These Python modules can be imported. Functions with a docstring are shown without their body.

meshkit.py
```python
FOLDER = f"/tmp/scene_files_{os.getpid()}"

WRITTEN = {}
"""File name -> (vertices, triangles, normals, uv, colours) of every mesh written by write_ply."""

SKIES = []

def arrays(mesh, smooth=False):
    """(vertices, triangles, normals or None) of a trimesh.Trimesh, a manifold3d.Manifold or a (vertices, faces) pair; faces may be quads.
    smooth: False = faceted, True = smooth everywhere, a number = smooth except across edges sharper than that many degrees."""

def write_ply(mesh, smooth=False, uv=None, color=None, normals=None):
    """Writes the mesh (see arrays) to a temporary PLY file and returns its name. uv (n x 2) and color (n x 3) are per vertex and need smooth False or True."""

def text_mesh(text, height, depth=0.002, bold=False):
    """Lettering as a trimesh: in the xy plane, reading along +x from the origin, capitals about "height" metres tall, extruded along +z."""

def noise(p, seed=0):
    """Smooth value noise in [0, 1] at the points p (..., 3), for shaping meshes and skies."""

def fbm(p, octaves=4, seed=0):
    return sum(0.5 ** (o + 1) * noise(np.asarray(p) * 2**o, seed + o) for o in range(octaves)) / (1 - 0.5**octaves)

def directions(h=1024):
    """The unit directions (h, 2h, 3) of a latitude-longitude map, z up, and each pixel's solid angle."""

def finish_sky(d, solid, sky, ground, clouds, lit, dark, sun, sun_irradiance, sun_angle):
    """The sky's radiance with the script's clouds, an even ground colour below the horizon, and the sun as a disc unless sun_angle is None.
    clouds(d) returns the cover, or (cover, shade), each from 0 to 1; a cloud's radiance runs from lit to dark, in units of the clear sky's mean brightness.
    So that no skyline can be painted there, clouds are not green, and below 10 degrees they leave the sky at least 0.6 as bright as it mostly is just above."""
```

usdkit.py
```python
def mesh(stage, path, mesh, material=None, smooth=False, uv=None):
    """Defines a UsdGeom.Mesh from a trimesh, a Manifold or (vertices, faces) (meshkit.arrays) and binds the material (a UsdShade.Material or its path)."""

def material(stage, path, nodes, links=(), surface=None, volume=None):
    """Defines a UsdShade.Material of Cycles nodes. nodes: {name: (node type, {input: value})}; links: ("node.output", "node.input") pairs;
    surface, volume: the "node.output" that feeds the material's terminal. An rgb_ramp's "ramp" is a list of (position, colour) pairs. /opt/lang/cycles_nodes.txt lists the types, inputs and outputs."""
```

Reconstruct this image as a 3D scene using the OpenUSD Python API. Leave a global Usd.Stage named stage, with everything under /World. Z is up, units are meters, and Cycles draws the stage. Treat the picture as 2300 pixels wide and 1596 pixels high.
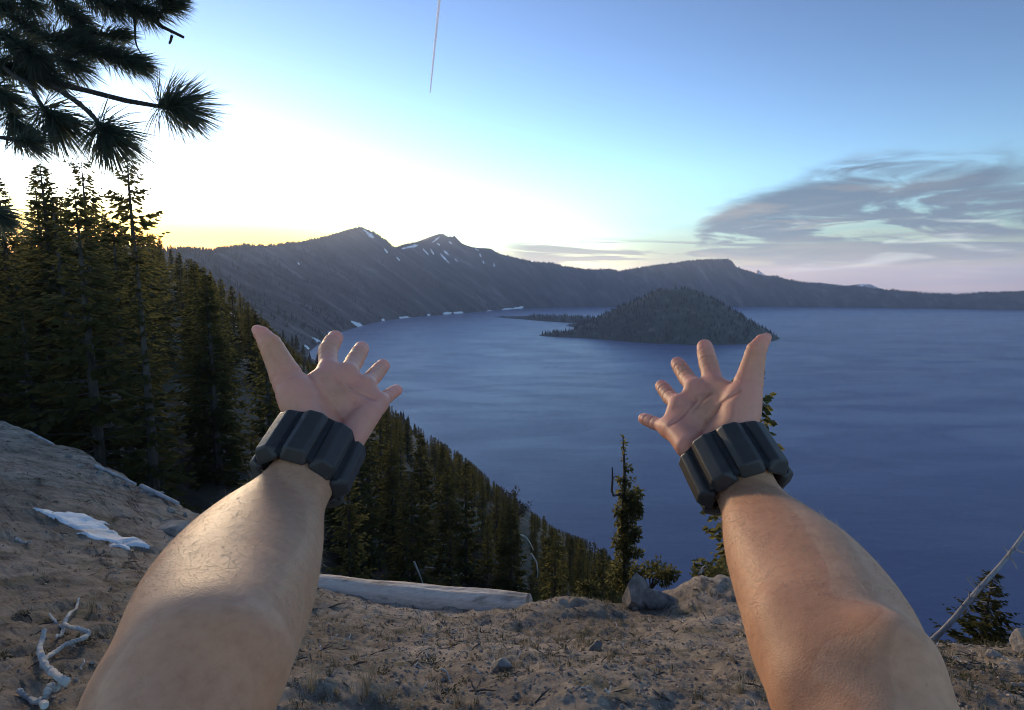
import math, random
import numpy as np, trimesh, usdkit, meshkit
from scipy.interpolate import RBFInterpolator
from scipy.spatial import cKDTree
from pxr import Usd, UsdGeom, UsdLux, UsdShade, Gf, Sdf, Vt

stage = Usd.Stage.CreateInMemory()
UsdGeom.SetStageUpAxis(stage, 'Z'); UsdGeom.SetStageMetersPerUnit(stage, 1.0)
UsdGeom.Xform.Define(stage, '/World')
UsdGeom.Scope.Define(stage, '/World/Looks')

# ------------------------------------------------------------------ camera
F_PX, CU, CV = 1278.0, 1150.0, 798.0           # the photograph measured on a 2300 x 1596 grid
PITCH = math.radians(7.05)
EYE = np.array([0.0, 0.0, 1.6])
RIGHT = np.array([1.0, 0, 0]); UP = np.array([0, math.sin(PITCH), math.cos(PITCH)]); FWD = np.array([0, math.cos(PITCH), -math.sin(PITCH)])
cam = UsdGeom.Camera.Define(stage, '/World/camera')
cam.CreateFocalLengthAttr(20.0); cam.CreateHorizontalApertureAttr(20.0 * 2 * CU / F_PX)
cam.CreateClippingRangeAttr((0.03, 200000.0))
cam.CreateExposureAttr(2.95)
m = Gf.Matrix4d(1.0)
m.SetRow(0, Gf.Vec4d(*RIGHT, 0)); m.SetRow(1, Gf.Vec4d(*UP, 0)); m.SetRow(2, Gf.Vec4d(*(-FWD), 0)); m.SetRow(3, Gf.Vec4d(*EYE, 1))
cam.AddTransformOp().Set(m)

def ray(u, v):
    u, v = np.asarray(u, float), np.asarray(v, float)
    return (u[..., None] - CU) / F_PX * RIGHT - (v[..., None] - CV) / F_PX * UP + FWD
def PD(u, v, d):                                 # the point seen at u, v at the depth d
    return EYE + ray(u, v) * np.asarray(d, float)[..., None]
def PH(u, v, h):                                 # the point seen at u, v at the horizontal distance h
    r = ray(u, v); return EYE + r * (np.asarray(h, float) / np.hypot(r[..., 0], r[..., 1]))[..., None]
def az_of(u, v):
    r = ray(u, v); return np.degrees(np.arctan2(r[..., 0], r[..., 1]))
def tan_el(u, v):
    r = ray(u, v); return r[..., 2] / np.hypot(r[..., 0], r[..., 1])

# ------------------------------------------------------------------ sky and sun
HAZE_COLOR, HAZE_DENSITY = (0.56, 0.68, 1.0), 0.000036
SUN_AZ, SUN_EL = math.radians(float(az_of(345, 545))), math.radians(1.9)
sun_dir = np.array([math.sin(SUN_AZ) * math.cos(SUN_EL), math.cos(SUN_AZ) * math.cos(SUN_EL), math.sin(SUN_EL)])
def sky_material():
    N = {'tc': ('texture_coordinate', {}), 'nrm': ('vector_math', {'math_type': 'normalize'}), 'xyz': ('separate_xyz', {}),
         'sky': ('sky_texture', {'sky_type': 'single_scattering', 'sun_disc': False, 'sun_elevation': SUN_EL, 'sun_rotation': SUN_AZ, 'altitude': 2100.0, 'air_density': 1.0, 'aerosol_density': 0.6, 'ozone_density': 2.0}),
         'tint': ('mix_color', {'blend_type': 'multiply', 'fac': 1.0, 'b': (1.01, 0.935, 0.905), 'use_clamp_result': False}),
         'gam0': ('gamma', {'gamma': 1.82}), 'gam': ('hsv', {'hue': 0.5, 'saturation': 0.86, 'value': 0.59, 'fac': 1.0}),
         'bg': ('background_shader', {'strength': 0.12})}
    L = [('tc.generated', 'nrm.vector1'), ('nrm.vector', 'xyz.vector'), ('sky.color', 'tint.a'), ('tint.result', 'gam0.color'), ('gam0.color', 'gam.color')]
    k = [0]
    def math_(op, a, b=None, c=None):
        k[0] += 1; n = f'm{k[0]}'; inp = {'math_type': op}
        for i, x in enumerate((a, b, c)):
            if x is None: continue
            if isinstance(x, str): L.append((x, f'{n}.value{i+1}'))
            else: inp[f'value{i+1}'] = float(x)
        N[n] = ('math', inp); return n + '.value'
    def ramp(x, a, b, smooth=True):              # 0 at a, 1 at b
        k[0] += 1; n = f'r{k[0]}'
        N[n] = ('map_range', {'range_type': 'smoothstep', 'from_min': float(min(a, b)), 'from_max': float(max(a, b)), 'to_min': 0.0 if a < b else 1.0, 'to_max': 1.0 if a < b else 0.0, 'clamp': True})
        L.append((x, n + '.value')); return n + '.result'
    az = math_('multiply', math_('arctan2', 'xyz.x', 'xyz.y'), 57.29578)
    el = math_('multiply', math_('arcsine', 'xyz.z'), 57.29578)
    def noise(sx, sy, scale, detail, dist, seed, rough=0.55, skew=0.0):
        k[0] += 1; n = f'n{k[0]}'
        e2 = math_('add', el, math_('multiply', az, skew)) if skew else el
        N[n + 'c'] = ('combine_xyz', {'z': float(seed)})
        L.append((math_('multiply', az, sx), n + 'c.x')); L.append((math_('multiply', e2, sy), n + 'c.y'))
        N[n] = ('noise_texture', {'scale': float(scale), 'detail': float(detail), 'roughness': rough, 'distortion': float(dist)})
        L.append((n + 'c.vector', n + '.vector')); return n + '.fac'
    # the sunset glow: near the sun the lowest air lets only yellow and red through
    near = ramp(math_('absolute', math_('subtract', az, math.degrees(SUN_AZ))), 30, 5)
    N['wc'] = ('gamma', {'color': (0.26, 0.145, 0.012)}); N['warm'] = ('mix_color', {'blend_type': 'multiply', 'fac': 1.0, 'use_clamp_result': False})
    L.extend([('gam.color', 'warm.a'), (math_('multiply', near, ramp(el, 8.0, 1.6)), 'wc.gamma'), ('wc.color', 'warm.b')])
    # the cloud bank: its upper edge climbs from 5 degrees at az 15 to 9 at az 30 and falls slowly beyond
    big = noise(0.06, 0.20, 1.0, 6, 0.5, 3.1)
    fine = noise(0.09, 0.5, 1.0, 6, 0.8, 7.7, 0.6, 0.03)
    lo_ = noise(0.055, 0.95, 1.0, 5, 0.6, 12.3, 0.55, 0.03)
    wob = math_('multiply', math_('subtract', big, 0.5), 10.0)
    e1 = math_('add', el, wob)
    top = math_('minimum', math_('multiply_add', az, 0.40, -0.8), math_('multiply_add', az, -0.15, 15.8))
    body = math_('multiply', ramp(math_('subtract', top, e1), -0.6, 2.4), ramp(fine, 0.30, 0.50))
    body = math_('multiply', body, ramp(az, 9, 16))
    body = math_('multiply', body, ramp(el, 2.0, 4.0))
    # low thin layers nearer the skyline, from the notch onwards
    low = math_('multiply', math_('multiply', ramp(lo_, 0.35, 0.50), math_('multiply', ramp(el, 5.6, 3.6), ramp(el, -4.0, -2.0))), ramp(az, -7, 2))
    veil = math_('multiply', math_('multiply', ramp(el, 11, 1), ramp(el, -4.0, -2.0)), ramp(az, -2, 16))
    cover = math_('maximum', math_('multiply', body, 0.95), math_('maximum', math_('multiply', low, 0.92), math_('multiply', veil, 0.86)))
    # colour of the cloud: slate blue with pink where thick and towards the sun
    N['cc'] = ('mix_color', {'blend_type': 'mix', 'a': CLOUD_A, 'b': CLOUD_B, 'use_clamp_result': False})
    L.append((math_('maximum', ramp(az, 24, 6), math_('multiply', ramp(noise(0.11, 0.7, 1.0, 4, 0.7, 33.3), 0.44, 0.62), ramp(az, 46, 20))), 'cc.fac'))
    # bright wisps
    wn = noise(0.13, 0.75, 1.0, 4, 1.1, 21.9, 0.5, -0.03)
    wisp = math_('multiply', math_('multiply', ramp(wn, 0.52, 0.78), ramp(el, 7.4, 5.0)), math_('multiply', ramp(az, 16, 24), ramp(el, 0.5, 1.6)))
    N['cw'] = ('mix_color', {'blend_type': 'mix', 'b': CLOUD_W, 'use_clamp_result': False})
    L.extend([('cc.result', 'cw.a'), (math_('multiply', wisp, 0.85), 'cw.fac')])
    N['mix'] = ('mix_color', {'blend_type': 'mix', 'use_clamp_result': False})
    L.extend([('warm.result', 'mix.a'), ('cw.result', 'mix.b'), (cover, 'mix.fac'), ('mix.result', 'bg.color')])
    return usdkit.material(stage, '/World/Looks/sky_air', N, L, surface='bg.background')
CLOUD_A, CLOUD_B, CLOUD_W = (0.16, 0.24, 0.34), (0.33, 0.335, 0.37), (0.85, 0.93, 0.93)
dome = UsdLux.DomeLight.Define(stage, '/World/sky')
UsdShade.MaterialBindingAPI.Apply(dome.GetPrim()).Bind(sky_material())
dome.GetPrim().SetCustomDataByKey('kind', 'structure')
sun = UsdLux.DistantLight.Define(stage, '/World/sun')
sun.CreateIntensityAttr(0.40); sun.CreateAngleAttr(18.0); sun.CreateNormalizeAttr(True)
sun.CreateColorAttr(Gf.Vec3f(1.0, 0.74, 0.46))
zx = sun_dir; xx = np.cross([0, 0, 1.0], zx); xx /= np.linalg.norm(xx); yx = np.cross(zx, xx)
ms = Gf.Matrix4d(1.0)
for i, a in enumerate((xx, yx, zx)): ms.SetRow(i, Gf.Vec4d(*[float(q) for q in a], 0))
sun.AddTransformOp().Set(ms)
# ------------------------------------------------------------------ helpers
used = {}
def numbered(parent, name):
    p = f'{parent}/{name}'
    n = used[p] = used.get(p, -1) + 1
    return p if n == 0 else f'{p}_{n:03d}'
def keys(prim, **kw):
    for k_, v_ in kw.items():
        if v_ is not None: prim.SetCustomDataByKey(k_, v_)
    return prim
def thing(name, label, category, loc=None, group=None):
    x = UsdGeom.Xform.Define(stage, numbered('/World', name))
    if loc is not None: x.AddTranslateOp().Set(Gf.Vec3d(*[float(q) for q in loc]))
    keys(x.GetPrim(), label=label, category=category, group=group); return str(x.GetPath())
def part(parent, name, mesh, mat, smooth=False, **kw):
    me = usdkit.mesh(stage, numbered(parent, name), mesh, mat, smooth=smooth, uv=kw.pop('uv', None))
    keys(me.GetPrim(), **kw); return str(me.GetPath())
def single(name, mesh, mat, label, category, smooth=False, group=None):
    return part('/World', name, mesh, mat, smooth, label=label, category=category, group=group)
def smoothstep(x, a, b):
    t = np.clip((x - a) / (b - a), 0, 1); return t * t * (3 - 2 * t)
def fb(x, y, s, octaves=4, seed=0):              # noise about 0, within about +-0.5
    return meshkit.fbm(np.stack([np.asarray(x) * s + 531.7, np.asarray(y) * s + 217.3, np.zeros(np.shape(x))], -1), octaves, seed) - 0.5
def lathe_tube(path, radii, sides=8, cap=True):
    p = np.asarray(path, float); r = np.broadcast_to(np.asarray(radii, float), (len(p),))
    t = np.gradient(p, axis=0); t /= np.linalg.norm(t, axis=1, keepdims=True) + 1e-12
    ref = np.array([0.31, 0.17, 0.93]); a = np.cross(t, ref); bad = np.linalg.norm(a, axis=1) < 0.2
    a[bad] = np.cross(t[bad], [1.0, 0, 0]); a /= np.linalg.norm(a, axis=1, keepdims=True); b = np.cross(t, a)
    ang = np.arange(sides) * 2 * np.pi / sides
    v = p[:, None] + r[:, None, None] * (np.cos(ang)[None, :, None] * a[:, None] + np.sin(ang)[None, :, None] * b[:, None])
    i, j = np.meshgrid(np.arange(len(p) - 1), np.arange(sides), indexing='ij')
    q = np.stack([i * sides + j, i * sides + (j + 1) % sides, (i + 1) * sides + (j + 1) % sides, (i + 1) * sides + j], -1).reshape(-1, 4)
    f = np.vstack([q[:, [0, 1, 2]], q[:, [0, 2, 3]]]); v = v.reshape(-1, 3)
    if cap:
        n = len(v); v = np.vstack([v, p[:1], p[-1:]]); k = np.arange(sides); e = (len(p) - 1) * sides
        f = np.vstack([f, np.stack([np.full(sides, n), (k + 1) % sides, k], 1), np.stack([np.full(sides, n + 1), e + k, e + (k + 1) % sides], 1)])
    return v, f
def join(parts_):
    vs, fs, n = [], [], 0
    for v, f in parts_:
        vs.append(np.asarray(v)); fs.append(np.asarray(f) + n); n += len(v)
    return np.vstack(vs), np.vstack(fs)
def grid_faces(nr, nc, wrap=False):
    i, j = np.meshgrid(np.arange(nr - 1), np.arange(nc if wrap else nc - 1), indexing='ij')
    k = (j + 1) % nc
    return np.stack([i * nc + j, i * nc + k, (i + 1) * nc + k, (i + 1) * nc + j], -1).reshape(-1, 4)

def noise_mat(name, scale, ramp, rough=0.85, bump=0.0, bump_scale=None, detail=6, second=None, spec=0.3, stretch=(1, 1, 1), bump_distance=0.02, space='geometry.position', distortion=0.0, rot=(0, 0, 0)):
    N = {'geo': ('geometry', {}), 'tc': ('texture_coordinate', {}), 'map': ('mapping', {'scale': stretch, 'rotation': rot}), 'n': ('noise_texture', {'scale': scale, 'detail': float(detail), 'roughness': 0.6, 'distortion': distortion}),
         'r': ('rgb_ramp', {'ramp': ramp}), 'p': ('principled_bsdf', {'roughness': rough, 'specular_ior_level': spec})}
    src = 'geo.position' if space == 'geometry.position' else 'tc.object'
    L = [(src, 'map.vector'), ('map.vector', 'n.vector'), ('n.fac', 'r.fac')]
    out = 'r.color'
    if second:                                    # (scale, low, high, ramp, fac)
        s2, lo2, hi2, col2 = second
        N['n2'] = ('noise_texture', {'scale': s2, 'detail': 5.0, 'roughness': 0.6}); N['m2'] = ('map_range', {'range_type': 'smoothstep', 'from_min': lo2, 'from_max': hi2, 'clamp': True})
        N['x2'] = ('mix_color', {'b': col2})
        L += [(src, 'n2.vector'), ('n2.fac', 'm2.value'), ('m2.result', 'x2.fac'), (out, 'x2.a')]; out = 'x2.result'
    L.append((out, 'p.base_color'))
    if bump:
        N['nb'] = ('noise_texture', {'scale': bump_scale or scale * 3, 'detail': 6.0, 'roughness': 0.65}); N['bu'] = ('bump', {'strength': bump, 'distance': bump_distance})
        L += [('map.vector' if stretch != (1, 1, 1) else src, 'nb.vector'), ('nb.fac', 'bu.height'), ('bu.normal', 'p.normal')]
    return usdkit.material(stage, f'/World/Looks/{name}', N, L, surface='p.BSDF')

LAKE_Z = -270.0
# ------------------------------------------------------------------ the ground near the camera
ctrl = np.array([  # u, v, horizontal distance
    (700, 1590, 2.3), (1150, 1590, 2.2), (1600, 1590, 2.3), (2250, 1590, 2.7), (50, 1590, 2.65), (400, 1590, 2.4),
    (1150, 1450, 3.75), (800, 1450, 3.8), (1500, 1450, 3.8), (1850, 1480, 3.6), (900, 1400, 4.9), (720, 1400, 4.8), (1300, 1400, 4.8),
    (0, 1300, 5.5), (300, 1300, 5.6), (550, 1340, 5.2), (0, 1100, 9.5), (200, 1200, 7.8), (0, 930, 19), (150, 1010, 16), (300, 1090, 12.5), (450, 1160, 10.5), (600, 1240, 8.6), (720, 1318, 7.0),
    (900, 1352, 6.5), (1000, 1368, 6.3), (1180, 1375, 6.0), (1350, 1372, 5.9), (1480, 1362, 6.0), (1570, 1345, 6.2), (1640, 1350, 6.0), (1800, 1400, 5.4), (2000, 1440, 5.0), (2110, 1474, 4.7), (2250, 1462, 4.9), (2300, 1435, 5.2), (2500, 1400, 6.0)], float)
cp = PH(ctrl[:, 0], ctrl[:, 1], ctrl[:, 2])
extra = [(0, 0, 0), (0, 0.8, 0.0), (-1, 0, 0.02), (1, 0, 0.0), (0, -3, 0.1), (-4, -3, 0.6), (4, -3, 0.0), (-8, 0, 0.9), (8, 0, -0.6), (-14, 4, 1.0), (-16, -8, 1.5), (16, -8, -0.5), (0, -16, 0.6), (9, 5, -2.2), (-26, 14, 0.4), (-30, -20, 2), (30, -20, 0), (0, -34, 1.5)]
cp = np.vstack([cp, extra])
near_rbf = RBFInterpolator(cp[:, :2], cp[:, 2], kernel='thin_plate_spline', smoothing=0.02)
edge = np.array([(0, 930, 19), (150, 1010, 16), (300, 1090, 12.5), (450, 1160, 10.5), (600, 1240, 8.6), (720, 1318, 7.0), (900, 1352, 6.5), (1180, 1375, 6.0), (1350, 1372, 5.9), (1480, 1362, 6.0), (1570, 1345, 6.25), (1640, 1350, 6.0), (1800, 1400, 5.4), (2000, 1440, 5.0), (2110, 1474, 4.7), (2250, 1462, 4.9), (2300, 1435, 5.2), (2500, 1400, 6.0)], float)
e_az = az_of(edge[:, 0], edge[:, 1]); e_r = edge[:, 2]
e_az = np.concatenate([[-180, -120, -75, -52], e_az, [75, 120, 180]]); e_r = np.concatenate([[40, 40, 30, 24], e_r, [9, 40, 40]])
def r_edge(az):
    base = np.interp(az, e_az, e_r)
    return base * (1 + 0.03 * np.sin(az * 0.31) + 0.02 * np.sin(az * 0.83 + 1) + 0.012 * np.sin(az * 2.1))
mounds = []                                        # x, y, height, width
for u, v, h, a, w in ((1235, 1400, 5.5, 0.17, 0.34), (1330, 1405, 5.5, 0.10, 0.3), (1560, 1335, 6.1, 0.20, 0.38), (1640, 1345, 5.9, 0.12, 0.4), (1150, 1500, 3.2, 0.035, 0.18), (1600, 1420, 4.6, 0.10, 0.4), (2200, 1500, 4.2, 0.10, 0.35), (820, 1420, 4.2, 0.05, 0.4), (560, 1560, 2.6, 0.05, 0.3)):
    p = PH(u, v, h); mounds.append((p[0], p[1], a, w))
def near_z(x, y):
    x, y = np.asarray(x, float), np.asarray(y, float)
    z = near_rbf(np.stack([x.ravel(), y.ravel()], 1)).reshape(x.shape)
    for mx, my, a, w in mounds: z = z + a * np.exp(-((x - mx) ** 2 + (y - my) ** 2) / (2 * w * w))
    return z
def near_detail(x, y):
    return 0.11 * fb(x, y, 1.1, 3, 1) + 0.095 * fb(x, y, 4.2, 3, 2) + 0.042 * fb(x, y, 13.0, 3, 3) + 0.012 * fb(x, y, 45.0, 2, 6) - 0.03 * np.maximum(0, fb(x, y, 6.0, 2, 9) - 0.05)
def wall_z(x, y):
    r = np.hypot(x, y); s = 0.866 * x + 0.5 * y
    plateau = -6.5 + 0.035 * np.minimum(r, 400) + 0.05 * np.maximum(-s, 0) * smoothstep(-s, 0, 60)
    fall = -0.76 * np.where(s > 200, s, np.log1p(np.exp(np.clip(s / 6.0, -40, 40))) * 6.0)
    bulge = 3.0 * np.exp(-((x + 40) ** 2 + (y - 215) ** 2) / (2 * 70.0 ** 2))
    return plateau * smoothstep(s, 60, -20) + (-6.0) * smoothstep(s, -20, 60) + fall + bulge + (fb(x, y, 1 / 60.0, 4, 4) * 14 * smoothstep(r, 20, 160)) + fb(x, y, 1 / 9.0, 4, 5) * 2.0 * smoothstep(r, 8, 30)
def slope_z(x, y):
    r = np.hypot(x, y); az = np.degrees(np.arctan2(x, y)); re = r_edge(az)
    ex, ey = x / np.maximum(r, 1e-6) * re, y / np.maximum(r, 1e-6) * re
    d = r - re
    w = smoothstep(d, 0.0, 5 + 0.25 * re)
    ze = near_z(ex, ey) + near_detail(ex, ey)
    back = smoothstep(np.abs(az), 80, 120)
    wz = wall_z(x, y) * (1 - back) + (ze + 0.5) * back
    return (ze - 0.85 * np.maximum(d, 0) * (1 - back)) * (1 - w) + wz * w
def ground_height(x, y):
    x, y = np.atleast_1d(np.asarray(x, float)), np.atleast_1d(np.asarray(y, float))
    r = np.hypot(x, y); re = r_edge(np.degrees(np.arctan2(x, y)))
    out = np.empty(x.shape); k = r <= re
    if k.any(): out[k] = near_z(x[k], y[k]) + near_detail(x[k], y[k])
    if (~k).any(): out[~k] = slope_z(x[~k], y[~k])
    return out

az_cols = np.concatenate([np.arange(-180, -54, 3.0), np.arange(-54, 54.01, 0.2), np.arange(57, 180, 3.0)])
aa = np.radians(az_cols)
tt = np.linspace(0, 1, 330) ** 0.85
re_c = r_edge(az_cols)
rr = 0.3 * (re_c[None, :] / 0.3) ** tt[:, None]
gx, gy = rr * np.sin(aa), rr * np.cos(aa)
gz = near_z(gx, gy) + near_detail(gx, gy)
gv = np.stack([gx, gy, gz], -1).reshape(-1, 3)
gf = grid_faces(len(tt), len(aa), True)[:, ::-1]
gv = np.vstack([gv, [[0, 0, float(gz[0].mean())]]]); nc = len(aa)
fan = np.stack([np.full(nc, len(gv) - 1), np.arange(nc), (np.arange(nc) + 1) % nc], 1)
gf = np.vstack([gf[:, [0, 1, 2]], gf[:, [0, 2, 3]], fan[:, [0, 2, 1]]])

def ground_mat():
    N = {'geo': ('geometry', {}),
         'big': ('noise_texture', {'scale': 0.55, 'detail': 5.0, 'roughness': 0.6}), 'rb': ('rgb_ramp', {'ramp': [(0.32, (0.15, 0.124, 0.097)), (0.5, (0.31, 0.262, 0.212)), (0.68, (0.45, 0.39, 0.325))]}),
         'med': ('noise_texture', {'scale': 5.0, 'detail': 8.0, 'roughness': 0.72}), 'rm': ('rgb_ramp', {'ramp': [(0.32, (0.28, 0.26, 0.25)), (0.46, (0.82, 0.80, 0.78)), (0.62, (1.15, 1.1, 1.05)), (0.75, (1.5, 1.42, 1.36))]}),
         'mul': ('mix_color', {'blend_type': 'multiply', 'fac': 1.0, 'use_clamp_result': False}),
         'gr': ('noise_texture', {'scale': 2.3, 'detail': 6.0, 'roughness': 0.7}), 'gm': ('map_range', {'range_type': 'smoothstep', 'from_min': 0.52, 'from_max': 0.68, 'to_max': 0.8, 'clamp': True}), 'gx': ('mix_color', {'b': (0.095, 0.090, 0.052)}),
         'rd': ('noise_texture', {'scale': 3.1, 'detail': 6.0, 'roughness': 0.7, 'w': 3.0}), 'rmx': ('map_range', {'range_type': 'smoothstep', 'from_min': 0.58, 'from_max': 0.72, 'to_max': 0.55, 'clamp': True}), 'rx': ('mix_color', {'b': (0.19, 0.105, 0.07)}),
         'sp': ('voronoi_texture', {'scale': 60.0, 'randomness': 1.0}), 'spm': ('map_range', {'from_min': 0.10, 'from_max': 0.22, 'to_min': 0.7, 'to_max': 0.0, 'clamp': True}), 'spx': ('mix_color', {'b': (0.38, 0.34, 0.30)}),
         'off': ('vector_math', {'math_type': 'add', 'vector2': (31.0, 17.0, 5.0)}),
         'hb': ('noise_texture', {'scale': 26.0, 'detail': 7.0, 'roughness': 0.75}), 'bu': ('bump', {'strength': 0.9, 'distance': 0.03}),
         'p': ('principled_bsdf', {'roughness': 0.95, 'specular_ior_level': 0.15})}
    L = [('geo.position', 'big.vector'), ('big.fac', 'rb.fac'), ('geo.position', 'med.vector'), ('med.fac', 'rm.fac'), ('rb.color', 'mul.a'), ('rm.color', 'mul.b'),
         ('geo.position', 'gr.vector'), ('gr.fac', 'gm.value'), ('gm.result', 'gx.fac'), ('mul.result', 'gx.a'),
         ('geo.position', 'off.vector1'), ('off.vector', 'rd.vector'), ('rd.fac', 'rmx.value'), ('rmx.result', 'rx.fac'), ('gx.result', 'rx.a'),
         ('geo.position', 'sp.vector'), ('sp.distance', 'spm.value'), ('spm.result', 'spx.fac'), ('rx.result', 'spx.a'), ('spx.result', 'p.base_color'),
         ('geo.position', 'hb.vector'), ('hb.fac', 'bu.height'), ('bu.normal', 'p.normal')]
    return usdkit.material(stage, '/World/Looks/dry_ground', N, L, surface='p.BSDF')
ground_m = ground_mat()
part('/World', 'ground', (gv, gf), ground_m, True, kind='structure')

# ------------------------------------------------------------------ the wooded slope that falls to the lake
ts = np.linspace(0, 1, 190)
sel = (az_cols >= -75) & (az_cols <= 75)
acol = az_cols[sel]; ac = np.radians(acol); rec = r_edge(acol)
rs = rec[None, :] * (1700.0 / rec[None, :]) ** ts[:, None]
sx, sy = rs * np.sin(ac), rs * np.cos(ac)
sz = slope_z(sx, sy)
sz = np.maximum(sz, LAKE_Z - 15)
sf = grid_faces(len(ts), len(ac))[:, ::-1]
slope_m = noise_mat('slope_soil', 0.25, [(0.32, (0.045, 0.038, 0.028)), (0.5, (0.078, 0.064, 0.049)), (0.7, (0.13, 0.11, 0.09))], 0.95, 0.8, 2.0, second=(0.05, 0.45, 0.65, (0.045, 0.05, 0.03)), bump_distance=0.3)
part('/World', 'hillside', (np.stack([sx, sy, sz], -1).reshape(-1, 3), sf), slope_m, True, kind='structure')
# the ground goes on behind the camera
bsel = np.abs(az_cols) >= 75
# ------------------------------------------------------------------ the lake
def lake_mat():
    N = {'geo': ('geometry', {}), 'map': ('mapping', {'scale': (1.0, 2.6, 1.0), 'rotation': (0, 0, math.radians(-8))}),
         'n': ('noise_texture', {'scale': 0.004, 'detail': 7.0, 'roughness': 0.6, 'distortion': 0.7}), 'mr': ('map_range', {'from_min': 0.36, 'from_max': 0.62, 'to_min': 0.33, 'to_max': 0.42, 'clamp': True}),
         'n2': ('noise_texture', {'scale': 0.02, 'detail': 8.0, 'roughness': 0.7}), 'b': ('bump', {'strength': 0.35, 'distance': 1.6}),
         'n3': ('noise_texture', {'scale': 0.0011, 'detail': 3.0}), 'c': ('rgb_ramp', {'ramp': [(0.35, (0.052, 0.066, 0.142)), (0.65, (0.070, 0.084, 0.175))]}),
         'p': ('principled_bsdf', {'ior': 1.33, 'specular_ior_level': 0.5})}
    L = [('geo.position', 'map.vector'), ('map.vector', 'n.vector'), ('n.fac', 'mr.value'), ('mr.result', 'p.roughness'), ('map.vector', 'n2.vector'), ('n2.fac', 'b.height'), ('b.normal', 'p.normal'), ('map.vector', 'n3.vector'), ('n3.fac', 'c.fac'), ('c.color', 'p.base_color')]
    return usdkit.material(stage, '/World/Looks/lake_water', N, L, surface='p.BSDF')
la = np.radians(np.linspace(-80, 80, 65)); lr = np.array([60, 150, 400, 900, 1800, 3200, 5000, 8000, 12000.0])
lx, ly = lr[:, None] * np.sin(la), lr[:, None] * np.cos(la)
part('/World', 'lake', (np.stack([lx, ly, np.full_like(lx, LAKE_Z)], -1).reshape(-1, 3), grid_faces(len(lr), len(la))[:, ::-1]), lake_mat(), False, kind='structure')

# ------------------------------------------------------------------ the far rim of the caldera
sky_uv = np.array([(-500, 575), (-200, 560), (200, 562), (380, 566), (430, 563), (480, 565), (520, 557), (550, 553), (590, 554), (630, 551), (665, 546), (700, 540), (735, 533), (760, 527), (785, 518), (800, 513), (810, 512), (822, 516), (845, 526), (868, 542), (882, 556), (890, 558), (905, 553), (925, 548), (945, 543), (960, 541), (972, 534), (985, 527), (993, 526), (1003, 531), (1016, 532), (1021, 529), (1025, 538), (1035, 546), (1060, 556), (1085, 558), (1102, 559), (1112, 566), (1130, 573), (1165, 582), (1200, 590), (1240, 592), (1262, 598), (1280, 601), (1310, 606), (1340, 607), (1365, 605), (1390, 611), (1410, 607), (1440, 602), (1480, 596), (1520, 592), (1550, 587), (1580, 585), (1610, 584), (1633, 583), (1645, 589), (1651, 600), (1672, 607), (1700, 617), (1722, 623), (1745, 622), (1760, 628), (1800, 635), (1830, 638), (1870, 642), (1900, 645), (1930, 644), (1960, 650), (1990, 653), (2005, 652), (2020, 655), (2070, 660), (2110, 663), (2150, 664), (2200, 660), (2230, 660), (2265, 658), (2300, 658), (2450, 660), (2800, 650), (3400, 640)], float)
shore_uv = np.array([(-500, 800), (600, 800), (690, 795), (720, 772), (760, 750), (800, 736), (850, 723), (900, 716), (960, 710), (1030, 705), (1100, 699), (1180, 693), (1300, 691), (1400, 690), (1700, 690), (1900, 691), (2100, 694), (2300, 697), (2800, 701), (3400, 703)], float)
su = shore_uv[shore_uv[:, 0] >= 690]
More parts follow.
